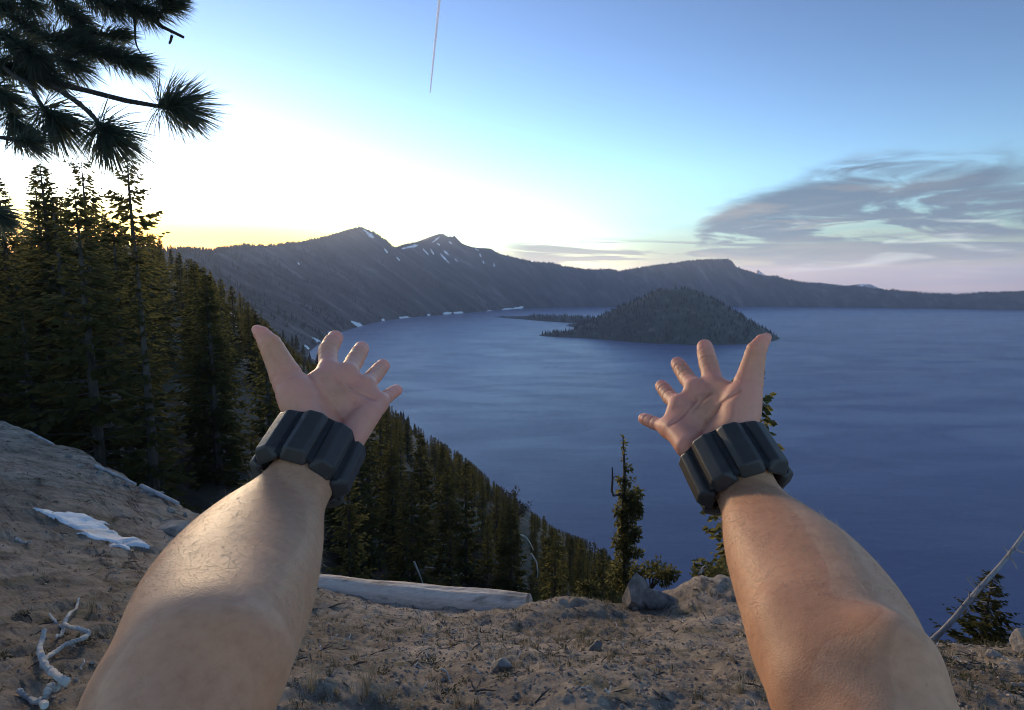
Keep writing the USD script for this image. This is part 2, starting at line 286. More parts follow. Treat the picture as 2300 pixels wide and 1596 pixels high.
sp_ = PH(su[:, 0], su[:, 1], (LAKE_Z - EYE[2]) / tan_el(su[:, 0], su[:, 1]))[:, :2]
lead = np.array([(361 * 0.866 - 0.5 * t_, 361 * 0.5 + 0.866 * t_) for t_ in (900, 1150, 1400, 1650, 1900)])
shore = np.vstack([lead[lead[:, 1] < sp_[0, 1] - 150], sp_])
def resample(p, step):
    d_ = np.concatenate([[0], np.cumsum(np.linalg.norm(np.diff(p, axis=0), axis=1))]); n_ = int(d_[-1] / step)
    q = np.linspace(0, d_[-1], n_); return np.stack([np.interp(q, d_, p[:, k_]) for k_ in range(p.shape[1])], 1)
def soften(a_, n_):
    w_ = np.hanning(n_ + 2)[1:-1]; w_ /= w_.sum(); return np.apply_along_axis(lambda c_: np.convolve(np.pad(c_, n_ // 2, 'edge'), w_, 'valid')[:len(c_)], 0, a_)
shore = resample(soften(resample(shore, 10.0), 61), 9.0)
shore_raw = shore.copy()
tang = soften(np.gradient(shore, axis=0), 121); tang /= np.linalg.norm(tang, axis=1, keepdims=True)
nrm_ = np.stack([-tang[:, 1], tang[:, 0]], 1)                   # uphill, away from the water
arc = np.arange(len(shore)) * 9.0
width = np.full(len(shore), 900.0)
for _ in range(12):
    T = shore + nrm_ * width[:, None]
    taz = np.degrees(np.arctan2(T[:, 0], T[:, 1])); td = np.hypot(T[:, 0], T[:, 1])
    saz = az_of(sky_uv[:, 0], sky_uv[:, 1]); tz = EYE[2] + td * np.interp(taz, saz, tan_el(sky_uv[:, 0], sky_uv[:, 1]))
    width = 0.5 * width + 0.5 * soften(np.maximum(tz - LAKE_Z, 60) / 0.62, 41)
prof = np.linspace(0, 1, 74); P_ = prof[:, None]
wig = 50 * fb(arc, arc * 0, 1 / 300.0, 3, 77) * 0
ground_xy = shore[None] + nrm_[None] * (width[None, :, None] * P_[..., None])
slant = np.broadcast_to(arc[None, :], (len(prof), len(arc)))
def gull(s_, seed):
    w_ = slant + 120 * fb(slant, P_ * 900 + 0 * slant, 1 / 400.0, 2, seed)
    return meshkit.fbm(np.stack([w_ * s_, P_ * 1.7 + 0 * w_, 0 * w_ + seed], -1), 4, seed) - 0.5
ridge = lambda n_: 0.5 - 2 * np.abs(n_)
amp = (np.sin(np.pi * prof) ** 0.7)[:, None]
disp = ridge(gull(1 / 420.0, 3)) * 80 + ridge(gull(1 / 120.0, 5)) * 42 + gull(1 / 40.0, 8) * 20
zz = LAKE_Z - 4 + (tz - LAKE_Z + 4)[None, :] * (0.90 * P_ + 0.10 * P_ ** 3) + amp * disp
# the crest is seen at its own height: keep the sky line as it is
taz_f = np.degrees(np.arctan2(ground_xy[-1, :, 0], ground_xy[-1, :, 1]))
zz[-1] = EYE[2] + np.hypot(*ground_xy[-1].T) * np.interp(taz_f, saz, tan_el(sky_uv[:, 0], sky_uv[:, 1])) + fb(arc, arc * 0, 1 / 24.0, 3, 12) * 14
back_xy = np.stack([shore + nrm_ * (width * (1 + k_))[:, None] for k_ in (0.06, 0.2, 0.5, 1.0)])
back_z = np.maximum(np.stack([zz[-1] - dz_ for dz_ in (6, 40, 130, 300)]), LAKE_Z - 12)
far_v = np.concatenate([np.concatenate([ground_xy, back_xy]), np.concatenate([zz, back_z])[..., None]], -1)
far_m = None
def rim_mat():
    N = {'geo': ('geometry', {}), 'tc': ('texture_coordinate', {}), 'map': ('mapping', {'scale': (1, 1, 1)}),
         'n': ('noise_texture', {'scale': 1.0, 'detail': 8.0, 'roughness': 0.62, 'distortion': 0.35}), 'r': ('rgb_ramp', {'ramp': [(0.33, (0.022, 0.024, 0.018)), (0.47, (0.040, 0.037, 0.031)), (0.58, (0.082, 0.069, 0.062)), (0.72, (0.165, 0.140, 0.130))]}),
         'n2': ('noise_texture', {'scale': 0.05, 'detail': 7.0, 'roughness': 0.75}), 'r2': ('rgb_ramp', {'ramp': [(0.3, (0.55, 0.55, 0.55)), (0.7, (1.4, 1.39, 1.38))]}),
         'mul': ('mix_color', {'blend_type': 'multiply', 'fac': 1.0, 'use_clamp_result': False}), 'b': ('bump', {'strength': 0.35, 'distance': 8.0}),
         'p': ('principled_bsdf', {'roughness': 0.95, 'specular_ior_level': 0.1})}
    L = [('tc.UV', 'map.vector'), ('map.vector', 'n.vector'), ('n.fac', 'r.fac'), ('geo.position', 'n2.vector'), ('n2.fac', 'r2.fac'), ('r.color', 'mul.a'), ('r2.color', 'mul.b'), ('mul.result', 'p.base_color'), ('n2.fac', 'b.height'), ('b.normal', 'p.normal')]
    return usdkit.material(stage, '/World/Looks/rim_rock', N, L, surface='p.BSDF')
rim_m = rim_mat()
rim_p = np.concatenate([prof, [1.06, 1.2, 1.5, 2.0]])
rim_uv = np.stack([np.broadcast_to(arc[None, :] / 95.0, far_v.shape[:2]) + 1.6 * rim_p[:, None], np.broadcast_to(rim_p[:, None] * 2.4, far_v.shape[:2])], -1).reshape(-1, 2)
part('/World', 'mountains', (far_v.reshape(-1, 3), grid_faces(far_v.shape[0], far_v.shape[1])[:, ::-1]), rim_m, True, kind='structure', uv=rim_uv)
# ------------------------------------------------------------------ peaks beyond the rim
def peak(name, pts, dist, mat, depth=900.0):
    pts = np.array(pts, float); uu = np.linspace(pts[0, 0], pts[-1, 0], 60); vv = np.interp(uu, pts[:, 0], pts[:, 1])
    crest_ = PH(uu, vv, np.full(60, dist)); r_ = np.hypot(crest_[:, 0], crest_[:, 1])
    rows = []
    for k_, (dr, dz) in enumerate(((-1.6, -700), (-0.8, -260), (-0.3, -80), (0, 0), (0.5, -120), (1.5, -700))):
        q = crest_.copy(); q[:, :2] *= ((r_ + dr * depth) / r_)[:, None]; q[:, 2] += dz * (0.35 if abs(dz) > 500 else 1) + (fb(uu * 9, np.full(60, k_ * 7.0), 0.05, 3, 31) * 60 if dz else 0); q[:, 2] = np.maximum(q[:, 2], LAKE_Z - 12); rows.append(q)
    v_ = np.stack(rows); part('/World', name, (v_.reshape(-1, 3), grid_faces(len(rows), 60)[:, ::-1]), mat, True, kind='structure')
far_rock = noise_mat('far_peak_rock', 0.004, [(0.4, (0.10, 0.10, 0.11)), (0.52, (0.25, 0.25, 0.27)), (0.6, (0.7, 0.7, 0.72))], 0.9)
peak('distant_mountain', [(1640, 640), (1680, 618), (1697, 611), (1702, 606), (1708, 611), (1720, 619), (1760, 632), (1800, 650)], 13000, far_rock)
peak('distant_mountain', [(1780, 650), (1815, 635), (1840, 635), (1862, 638), (1900, 643), (1935, 638), (1955, 639), (1975, 648), (2060, 668)], 12500, far_rock)

# ------------------------------------------------------------------ the island
ic = PH(1523, 700, 3260)[:2]
def island_height(x, y):
    fwd = ic / np.hypot(*ic); rgt = np.array([fwd[1], -fwd[0]])
    a = (x - ic[0]) * rgt[0] + (y - ic[1]) * rgt[1]; b = (x - ic[0]) * fwd[0] + (y - ic[1]) * fwd[1]
    n1 = fb(x, y, 1 / 220.0, 4, 21)
    rr_ = np.hypot(a * (1.0 + 0.08 * np.sign(a)), b * 1.02) * (1 + 0.10 * n1)
    cone = 252 - 0.545 * np.maximum(rr_ - 85, 0) + 0.00003 * np.maximum(rr_ - 85, 0) ** 2
    cone = cone - 14 * np.exp(-(rr_ / 60) ** 2) - 6 * smoothstep(rr_, 110, 60)
    def lobe(a0, b0, wa, wb, h, rot=0.0):
        ca, sa = math.cos(rot), math.sin(rot); da, db = (a - a0) * ca + (b - b0) * sa, -(a - a0) * sa + (b - b0) * ca
        q = np.sqrt((da / wa) ** 2 + (db / wb) ** 2); return h * (1 - q ** 2.2) + n1 * 14
    z = np.maximum(cone, lobe(-330, -230, 400, 140, 36, 0.06))
    z = np.maximum(z, lobe(-680, 930, 900, 165, 34, -0.52))
    z = np.maximum(z, lobe(-330, 330, 460, 200, 34, -0.6))
    z = np.maximum(z, lobe(10, -120, 320, 280, 40, 0.0))
    return np.maximum(z + fb(x, y, 1 / 40.0, 3, 22) * 5, -8)
gi = np.linspace(-1500, 1100, 200); gj = np.linspace(-800, 1800, 200)
fw = ic / np.hypot(*ic); rg = np.array([fw[1], -fw[0]])
IA, IB = np.meshgrid(gi, gj); ix = ic[0] + IA * rg[0] + IB * fw[0]; iy = ic[1] + IA * rg[1] + IB * fw[1]
iz = LAKE_Z + island_height(ix, iy)
iv = np.stack([ix, iy, iz], -1).reshape(-1, 3); ifc = grid_faces(200, 200)
keep = (iv[ifc, 2] > LAKE_Z - 7.5).any(1)
tm = trimesh.Trimesh(iv, np.vstack([ifc[keep][:, [0, 1, 2]], ifc[keep][:, [0, 2, 3]]]), process=False); tm.remove_unreferenced_vertices()
island_m = noise_mat('island_soil', 0.02, [(0.35, (0.02, 0.024, 0.016)), (0.6, (0.05, 0.052, 0.036)), (0.75, (0.13, 0.115, 0.10))], 0.95)
part('/World', 'island', (np.array(tm.vertices), np.array(tm.faces)), island_m, True, kind='structure')
# ------------------------------------------------------------------ trees
def leaf_mat(name, c1, c2, trans=0.25, c3=None):
    N = {'oi': ('object_info', {}), 'geo': ('geometry', {}), 'n': ('noise_texture', {'scale': 1.3, 'detail': 3.0}), 'ad': ('math', {'math_type': 'multiply_add', 'value2': 0.5}),
         'r': ('rgb_ramp', {'ramp': [(0.15, c1), (0.6, c2), (0.95, c3 or c2)]}), 'd': ('diffuse_bsdf', {}), 't': ('translucent_bsdf', {}), 'm': ('mix_closure', {'fac': trans})}
    L = [('geo.position', 'n.vector'), ('oi.random', 'ad.value1'), ('n.fac', 'ad.value3'), ('ad.value', 'r.fac'), ('r.color', 'd.color'), ('r.color', 't.color'), ('d.BSDF', 'm.closure1'), ('t.BSDF', 'm.closure2')]
    N['ad2'] = ('math', {'math_type': 'subtract', 'value2': 0.25}); L.remove(('ad.value', 'r.fac')); L += [('ad.value', 'ad2.value1'), ('ad2.value', 'r.fac')]
    return usdkit.material(stage, f'/World/Looks/{name}', N, L, surface='m.closure')
fir_leaf = leaf_mat('conifer_needles', (0.085, 0.086, 0.038), (0.135, 0.130, 0.053), 0.68, (0.18, 0.162, 0.063))
pine_leaf = leaf_mat('long_pine_needles', (0.075, 0.092, 0.070), (0.105, 0.128, 0.094), 0.55)
bark_m = noise_mat('conifer_bark', 6.0, [(0.3, (0.035, 0.028, 0.022)), (0.6, (0.07, 0.057, 0.047)), (0.8, (0.11, 0.092, 0.078))], 0.95, 0.6, 14.0, stretch=(1, 1, 0.3))
dead_m = noise_mat('bleached_wood', 5.0, [(0.25, (0.22, 0.20, 0.18)), (0.5, (0.42, 0.39, 0.36)), (0.75, (0.58, 0.55, 0.51))], 0.85, 0.5, 30.0, stretch=(1, 1, 0.4))

def conifer(seed, h=10.0, spread=0.17, bare=0.08, whorl=0.34, droop=0.35, gaps=0.12, sprigs=8, lean=0.0, one_side=0.0, taper=0.85):
    rng = np.random.default_rng(seed)
    n = 14; zs = np.linspace(0, h, n); wob = np.cumsum(rng.normal(0, 0.012 * h / n, (n, 2)), 0)
    path = np.stack([wob[:, 0] + lean * zs, wob[:, 1], zs], 1)
    r0 = 0.016 * h + 0.03
    trunk = lathe_tube(path, r0 * (1 - zs / h) ** 0.9 + 0.008, 7)
    V, Fc, k = [], [], 0; limbs = []
    z = bare * h
    while z < h * 0.985:
        f = (z / h - bare) / (1 - bare)
        reach = spread * h * (1 - f) ** taper * (0.35 + 0.65 * min(1, (f + 0.12) / 0.25)) + 0.10
        dz = whorl * (0.5 + 0.5 * (1 - f)) * h / 10
        nb = rng.integers(4, 7); a0 = rng.uniform(0, 6.28)
        for b in range(nb):
            if rng.random() < gaps: continue
            a = a0 + b * 6.283 / nb + rng.normal(0, 0.35); zb = min(z + rng.uniform(-0.6, 0.6) * dz, h * 0.992)
            c = np.array([np.interp(zb, zs, path[:, 0]), np.interp(zb, zs, path[:, 1]), zb])
            R = reach * rng.uniform(0.55, 1.15) * (1 + one_side * math.cos(a))
            if R < 0.05: continue
            d = np.array([math.cos(a), math.sin(a), 0]); side = np.array([-d[1], d[0], 0])
            up0 = 0.45 * f + rng.normal(0.0, 0.08)
            t = np.linspace(0, 1, 5)
            pts = c + d * (R * t)[:, None] + np.array([0, 0, 1.0]) * (R * (up0 * t - droop * (1 - 0.7 * f) * t ** 1.6 + 0.12 * t ** 3))[:, None]
            limbs.append((pts[:4], np.linspace(0.012 * R + 0.006, 0.004, 4)))
            ns = max(3, int(sprigs * (0.5 + 0.5 * R / (spread * h))))
            for q in range(ns):
                tq = 0.18 + 0.82 * (q + rng.uniform(0, 1)) / ns
                p = np.array([np.interp(tq, t, pts[:, i]) for i in range(3)])
                sgn = 1 if q % 2 else -1
                L = (0.30 * R * (1.15 - tq) + 0.10 + 0.03 * h * 0.1) * rng.uniform(0.7, 1.3)
                out = side * sgn * rng.uniform(0.5, 1.0) + d * rng.uniform(0.5, 1.0) + np.array([0, 0, rng.uniform(-0.55, 0.15)])
                if q == ns - 1: out = d + np.array([0, 0, rng.uniform(-0.3, 0.2)])
                out /= np.linalg.norm(out); w = np.cross(out, [0, 0, 1.0]); w /= np.linalg.norm(w) + 1e-9
                w = w * 0.75 + np.array([0, 0, rng.uniform(-0.6, 0.6)])
                W = L * rng.uniform(0.24, 0.40)
                e = p + out * L + np.array([0, 0, -0.12 * L])
                m_ = p + out * L * 0.45
                V += [p, m_ + w * W, e, m_ - w * W, m_ + np.array([0, 0, -W * 0.9]) ]
                Fc += [(k, k + 1, k + 2), (k, k + 2, k + 3), (k, k + 4, k + 2)]; k += 5
        z += dz * rng.uniform(0.7, 1.3)
    wood = join([trunk] + [lathe_tube(p_, r_, 3, False) for p_, r_ in limbs])
    return wood, (np.array(V), np.array(Fc))
KINDS = {}
def kind(name, parts_):
    p = stage.CreateClassPrim(f'/World/{name}'); UsdGeom.Xform.Define(stage, f'/World/{name}'); p = stage.GetPrimAtPath(f'/World/{name}'); p.SetSpecifier(Sdf.SpecifierClass)
    for pn, me, mt in parts_: part(f'/World/{name}', pn, me, mt)
    KINDS[name] = f'/World/{name}'
def place(kind_name, name, loc, scale, rot, label, category, group=None, tilt=(0, 0)):
    x = UsdGeom.Xform.Define(stage, numbered('/World', name))
    x.GetPrim().GetReferences().AddInternalReference(KINDS[kind_name]); x.GetPrim().SetInstanceable(True)
    x.AddTranslateOp().Set(Gf.Vec3d(*[float(q) for q in loc])); x.AddRotateXYZOp().Set(Gf.Vec3f(float(tilt[0]), float(tilt[1]), float(rot)))
    s = scale if np.ndim(scale) else (scale,) * 3
    x.AddScaleOp().Set(Gf.Vec3f(*[float(q) for q in s]))
    keys(x.GetPrim(), label=label, category=category, group=group); return x
FIRS = []
for i, kw in enumerate((dict(spread=0.22, bare=0.04, sprigs=11, whorl=0.28), dict(spread=0.18, bare=0.05, droop=0.5, gaps=0.15, sprigs=10, whorl=0.28), dict(spread=0.24, bare=0.02, sprigs=12, whorl=0.28), dict(spread=0.15, bare=0.04, whorl=0.30, gaps=0.2, sprigs=9), dict(spread=0.27, bare=0.02, droop=0.25, sprigs=12), dict(spread=0.13, bare=0.03, whorl=0.30, gaps=0.22, droop=0.6, sprigs=9))):
    w_, c_ = conifer(100 + i, **kw); kind(f'kind_conifer_{"abcdef"[i]}', [('trunk', w_, bark_m), ('crown', c_, fir_leaf)]); FIRS.append(f'kind_conifer_{"abcdef"[i]}')
tree_rng = np.random.default_rng(5)
sky_line = np.array([(-700, 330), (-300, 350), (-60, 385), (0, 388), (60, 405), (90, 395), (130, 425), (180, 410), (215, 445), (250, 480), (345, 520), (380, 546), (402, 564), (450, 590), (520, 636), (577, 694), (640, 762), (690, 806), (850, 872), (900, 932), (1040, 1020), (1150, 1115), (1250, 1185), (1350, 1222), (1400, 1260), (1440, 1290)], float)
sl_az, sl_t = az_of(sky_line[:, 0], sky_line[:, 1]), tan_el(sky_line[:, 0], sky_line[:, 1])
def max_height(x, y, z):
    r = np.hypot(x, y); return EYE[2] + r * np.interp(np.degrees(np.arctan2(x, y)), sl_az, sl_t) - z
placed = []
def try_tree(az, r, hmin, hmax, sep):
    a = math.radians(az); x, y = r * math.sin(a), r * math.cos(a)
    if any((x - px) ** 2 + (y - py) ** 2 < sep * sep for px, py in placed): return None
    z = float(ground_height(x, y)[0])
    if z < LAKE_Z + 3: return None
    h = min(float(max_height(x, y, z)), tree_rng.uniform(hmin, hmax))
    if h < hmin * 0.45: return None
    placed.append((x, y)); return x, y, z, h
n_f = 0
for k_ in range(2400):                              # the forest towards the low sun
    az = tree_rng.uniform(-72, -17); r0_ = max(24.0, float(r_edge(az)) * 1.35 + 4)
    r = r0_ + (150 - r0_) * tree_rng.random() ** 1.6
    got = try_tree(az, r, 7, 21, 2.2 + r * 0.022)
    if got is None: continue
    x, y, z, h = got
    place(FIRS[tree_rng.integers(0, 6)], 'conifer', (x, y, z - 0.3), (h / 10 * tree_rng.uniform(0.85, 1.15),) * 2 + (h / 10,), tree_rng.uniform(0, 360), 'dark conifer in the dense forest under the setting sun', 'conifer tree', 'conifers of the forest under the setting sun')
    n_f += 1
    if n_f >= 142: break
n_s = 0
for k_ in range(3000):                              # the slope above the lake
    az = tree_rng.uniform(-17, 11.0) if k_ % 3 else tree_rng.uniform(2, 11.5); r = 13 + 190 * tree_rng.random() ** 1.7
    got = try_tree(az, r, 4.0, 11.0, 1.3 + r * 0.022)
    if got is None: continue
    x, y, z, h = got
    place(FIRS[tree_rng.integers(0, 6)], 'conifer', (x, y, z - 0.3), (h / 10 * tree_rng.uniform(0.8, 1.1),) * 2 + (h / 10,), tree_rng.uniform(0, 360), 'slender conifer on the steep slope between the log and the lake', 'conifer tree', 'conifers on the slope between the log and the lake')
    n_s += 1
    if n_s >= 140: break
def wood_mass(name, spec):
    pi = UsdGeom.PointInstancer.Define(stage, f'/World/{name}'); tg = []
    for kd in FIRS[:4]:
        x = UsdGeom.Xform.Define(stage, numbered(f'/World/{name}', 'tree')); x.GetPrim().GetReferences().AddInternalReference(KINDS[kd]); tg.append(x.GetPath())
    pi.CreatePrototypesRel().SetTargets(tg); n = len(spec); sp_ = np.array(spec); a = tree_rng.uniform(0, np.pi, n)
    pi.CreateProtoIndicesAttr(Vt.IntArray.FromNumpy(tree_rng.integers(0, 4, n).astype(np.int32))); pi.CreatePositionsAttr(Vt.Vec3fArray.FromNumpy(sp_[:, :3].astype(np.float32)))
    pi.CreateOrientationsAttr(Vt.QuathArray([Gf.Quath(float(math.cos(q)), 0, 0, float(math.sin(q))) for q in a])); pi.CreateScalesAttr(Vt.Vec3fArray.FromNumpy(np.repeat(sp_[:, 3:] / 10, 3, 1).astype(np.float32)))
    keys(pi.GetPrim(), kind='stuff')
mass = []
for k_ in range(4000):
    az = tree_rng.uniform(-74, 8); r0_ = 75.0 if az < -16 else 90.0
    r = r0_ + (700 - r0_) * tree_rng.random() ** 1.6
    got = try_tree(az, r, 6, 18, 2.0 + r * 0.016)
    if got: mass.append((got[0], got[1], got[2] - 0.3, got[3]))
    if len(mass) >= 700: break
wood_mass('forest', mass)
print('trees', n_f, n_s, len(mass))

# ------------------------------------------------------------------ far woods: too many to count
def small_tree(seed):
    rng = np.random.default_rng(seed); v, f, k = [], [], 0
    for z0, z1, r0 in ((0.08, 0.5, 0.20), (0.3, 0.75, 0.15), (0.55, 1.0, 0.10)):
        ring = [(r0 * rng.uniform(0.7, 1.3) * math.cos(a), r0 * rng.uniform(0.7, 1.3) * math.sin(a), z0 + rng.uniform(-0.04, 0.04)) for a in np.arange(5) * 1.2566]
        v += ring + [(0, 0, z1)]; f += [(k + j, k + (j + 1) % 5, k + 5) for j in range(5)]; k += 6
    return np.array(v), np.array(f)
def far_wood(name, pos, h, seed):
    rng = np.random.default_rng(seed)
    pi = UsdGeom.PointInstancer.Define(stage, f'/World/{name}')
    for q in range(3): part(f'/World/{name}', 'tree', small_tree(seed + q), far_leaf)
    pi.CreatePrototypesRel().SetTargets([Sdf.Path(f'/World/{name}/tree'), Sdf.Path(f'/World/{name}/tree_001'), Sdf.Path(f'/World/{name}/tree_002')])
    n = len(pos); a = rng.uniform(0, np.pi, n)
    pi.CreateProtoIndicesAttr(Vt.IntArray.FromNumpy(rng.integers(0, 3, n).astype(np.int32)))
    pi.CreatePositionsAttr(Vt.Vec3fArray.FromNumpy(pos.astype(np.float32)))
    q = np.stack([0 * a, 0 * a, np.sin(a), np.cos(a)], 1)
    pi.CreateOrientationsAttr(Vt.QuathArray([Gf.Quath(float(w), 0, 0, float(s_)) for s_, w in q[:, 2:]]))
    pi.CreateScalesAttr(Vt.Vec3fArray.FromNumpy((h[:, None] * np.stack([rng.uniform(0.8, 1.3, n)] * 2 + [np.ones(n)], 1)).astype(np.float32)))
    keys(pi.GetPrim(), kind='stuff')
far_leaf = leaf_mat('far_conifers', (0.016, 0.018, 0.012), (0.030, 0.031, 0.020), 0.0)
frng = np.random.default_rng(8)
nn = 5200
a_ = frng.uniform(-1150, 700, nn); b_ = frng.uniform(-700, 1500, nn)
px_, py_ = ic[0] + a_ * rg[0] + b_ * fw[0], ic[1] + a_ * rg[1] + b_ * fw[1]
hz = island_height(px_, py_); ok = hz > 3
ok &= frng.random(nn) < np.where(hz > 200, 0.75, 1.0)
far_wood('island_wood', np.stack([px_, py_, LAKE_Z + hz - 1], 1)[ok], frng.uniform(10, 26, ok.sum()), 60)
# on the rim: dense at the crest and in tongues that follow the gullies down
jc = frng.integers(0, len(shore), 26000); pr = np.where(frng.random(26000) < 0.28, 1 - np.abs(frng.normal(0, 0.02, 26000)), frng.random(26000))
pr = np.clip(pr, 0.02, 0.999)
tong = meshkit.fbm(np.stack([arc[jc] / 150.0, pr * 1.1, 0 * pr], -1), 4, 51)
keepm = (frng.random(26000) < smoothstep(tong, 0.46, 0.62) * 0.85 + 0.75 * (pr > 0.965))
ii = pr * (len(prof) - 1); i0 = np.floor(ii).astype(int).clip(0, len(prof) - 2); ft = (ii - i0)[:, None]
pos = far_v[i0, jc] * (1 - ft) + far_v[i0 + 1, jc] * ft
snow_cut = np.hypot(pos[:, 0], pos[:, 1]) < 9200
kk = keepm & snow_cut & (pos[:, 2] > LAKE_Z + 4)
far_wood('rim_wood', pos[kk] - [0, 0, 1.0], frng.uniform(12, 30, kk.sum()), 70)
print('far', ok.sum(), kk.sum())
# ------------------------------------------------------------------ the person whose arms reach out over the lake
# bodies are distance fields (tapered limbs blended into each other) turned into one smooth skin
from scipy.ndimage import gaussian_filter
from scipy.interpolate import PchipInterpolator
from scipy import sparse
def smin(a, b, k):
    h = np.clip(0.5 + 0.5 * (b - a) / k, 0, 1); return b * (1 - h) + a * h - k * h * (1 - h)
class Field:
    def __init__(self, lo, hi, step):
        self.lo, self.step = np.asarray(lo, float), step
        self.n = np.ceil((np.asarray(hi) - self.lo) / step).astype(int) + 1
        self.D = np.full(self.n, 0.06, np.float32)
    def block(self, lo, hi):
        a = np.clip(np.floor((np.asarray(lo) - self.lo) / self.step).astype(int), 0, self.n); b = np.clip(np.ceil((np.asarray(hi) - self.lo) / self.step).astype(int) + 1, 0, self.n)
        sl = tuple(slice(i, j) for i, j in zip(a, b))
        g = [self.lo[i] + self.step * np.arange(a[i], b[i]) for i in range(3)]
        return sl, np.stack(np.meshgrid(*g, indexing='ij'), -1).astype(np.float32)
    def cone(self, a, b, ra, rb, k=0.006, carve=False):
        a, b = np.asarray(a, float), np.asarray(b, float); m_ = k + 3 * self.step
        sl, p = self.block(np.minimum(a - ra, b - rb) - m_, np.maximum(a + ra, b + rb) + m_)
        if 0 in p.shape: return
        ba = b - a; L2 = max(float(ba @ ba), 1e-10); h = np.clip(((p - a) @ ba) / L2, 0, 1)
        d = np.linalg.norm(p - a - h[..., None] * ba, axis=-1) - (ra + (rb - ra) * h)
        self.D[sl] = -smin(-self.D[sl], d, k) if carve else smin(self.D[sl], d, k)
    def ball(self, c, r, k=0.006, carve=False, squash=None, axes=None):
        c = np.asarray(c, float); r = np.broadcast_to(np.asarray(r, float), (3,)); m_ = k + 3 * self.step
        sl, p = self.block(c - r.max() - m_, c + r.max() + m_)
        if 0 in p.shape: return
        q = p - c
        if axes is not None: q = q @ np.asarray(axes, float).T
        k0 = np.linalg.norm(q / r, axis=-1); k1 = np.linalg.norm(q / r ** 2, axis=-1) + 1e-9
        d = k0 * (k0 - 1) / k1
        self.D[sl] = -smin(-self.D[sl], d, k) if carve else smin(self.D[sl], d, k)
    def groove(self, pts, depth, width, project, lo, hi):
        sl, p = self.block(lo, hi); uv = project(p); best = np.full(p.shape[:3], 1e9)
        for a, b in zip(pts[:-1], pts[1:]):
            a, b = np.asarray(a, float), np.asarray(b, float); ba = b - a
            h = np.clip(((uv - a) @ ba) / (ba @ ba), 0, 1); best = np.minimum(best, np.linalg.norm(uv - a - h[..., None] * ba, axis=-1))
        self.D[sl] += (depth * np.exp(-(best / width) ** 2) * smoothstep(self.D[sl], -0.0075, -0.0025)).astype(np.float32)
    def ring(self, c, axis, r, depth, width):
        c, axis = np.asarray(c, float), np.asarray(axis, float) / np.linalg.norm(axis); sl, p = self.block(c - 1.5 * r, c + 1.5 * r)
        s = (p - c) @ axis; self.D[sl] += (depth * np.exp(-(s / width) ** 2) * smoothstep(np.linalg.norm(p - c, axis=-1), 1.4 * r, 0.9 * r) * smoothstep(self.D[sl], -0.0075, -0.0025)).astype(np.float32)
    def skin(self, taubin=6):
        D = self.D; s = D < 0
        cell = np.zeros(tuple(np.array(D.shape) - 1), bool); cnt = np.zeros(cell.shape, np.int8)
        for c in np.ndindex(2, 2, 2): cnt += s[c[0]:D.shape[0] - 1 + c[0], c[1]:D.shape[1] - 1 + c[1], c[2]:D.shape[2] - 1 + c[2]]
        cell = (cnt > 0) & (cnt < 8); idx = np.argwhere(cell); num = np.full(cell.shape, -1, np.int32); num[cell] = np.arange(len(idx))
        acc, w = np.zeros((len(idx), 3)), np.zeros(len(idx))
        corner = {c: D[idx[:, 0] + c[0], idx[:, 1] + c[1], idx[:, 2] + c[2]].astype(float) for c in np.ndindex(2, 2, 2)}
        for a in corner:
            for ax in range(3):
                if a[ax]: continue
                b = tuple(a[i] + (i == ax) for i in range(3)); da, db = corner[a], corner[b]; x = (da < 0) != (db < 0)
                t = np.where(x, da / np.where(x, da - db, 1), 0); pt = np.tile(np.array(a, float), (len(idx), 1)); pt[:, ax] += t
                acc[x] += pt[x]; w[x] += 1
        v = self.lo + self.step * (idx + acc / w[:, None]); F = []
        for ax in range(3):
            o1, o2 = [(1, 2), (2, 0), (0, 1)][ax]
            A = s.take(range(D.shape[ax] - 1), ax); B = s.take(range(1, D.shape[ax]), ax); e = np.argwhere(A != B)
            e = e[(e[:, o1] > 0) & (e[:, o2] > 0) & (e[:, o1] < D.shape[o1] - 1) & (e[:, o2] < D.shape[o2] - 1)]
            q = []
            for d1, d2 in ((-1, -1), (0, -1), (0, 0), (-1, 0)):
                ee = e.copy(); ee[:, o1] += d1; ee[:, o2] += d2; q.append(num[ee[:, 0], ee[:, 1], ee[:, 2]])
            q = np.stack(q, 1); flip = ~A[e[:, 0], e[:, 1], e[:, 2]]; q[flip] = q[flip][:, ::-1]; F.append(q)
        q = np.vstack(F); q = q[(q >= 0).all(1)]
        tm = trimesh.Trimesh(v, np.vstack([q[:, [0, 1, 2]], q[:, [0, 2, 3]]]), process=False)
        f = np.array(tm.faces); e = np.unique(np.sort(np.vstack([f[:, [0, 1]], f[:, [1, 2]], f[:, [2, 0]]]), 1), axis=0); n = len(v)
        A = sparse.coo_matrix((np.ones(2 * len(e)), (np.r_[e[:, 0], e[:, 1]], np.r_[e[:, 1], e[:, 0]])), (n, n)).tocsr(); deg = np.asarray(A.sum(1)).ravel()[:, None]
        for k_ in range(taubin):
            v = v + (0.42 if k_ % 2 == 0 else -0.30) * (A @ v / deg - v)
        return v, f
def C(u, v, d): return np.array([(u - CU) / F_PX * d, -(v - CV) / F_PX * d, d], float)     # in the axes right, up, ahead of the eye
def W(p): p = np.asarray(p, float); return EYE + p[..., :1] * RIGHT + p[..., 1:2] * UP + p[..., 2:3] * FWD
def px(r, d): return r * d / F_PX
def project(p): return np.stack([CU + F_PX * p[..., 0] / p[..., 2], CV - F_PX * p[..., 1] / p[..., 2]], -1)

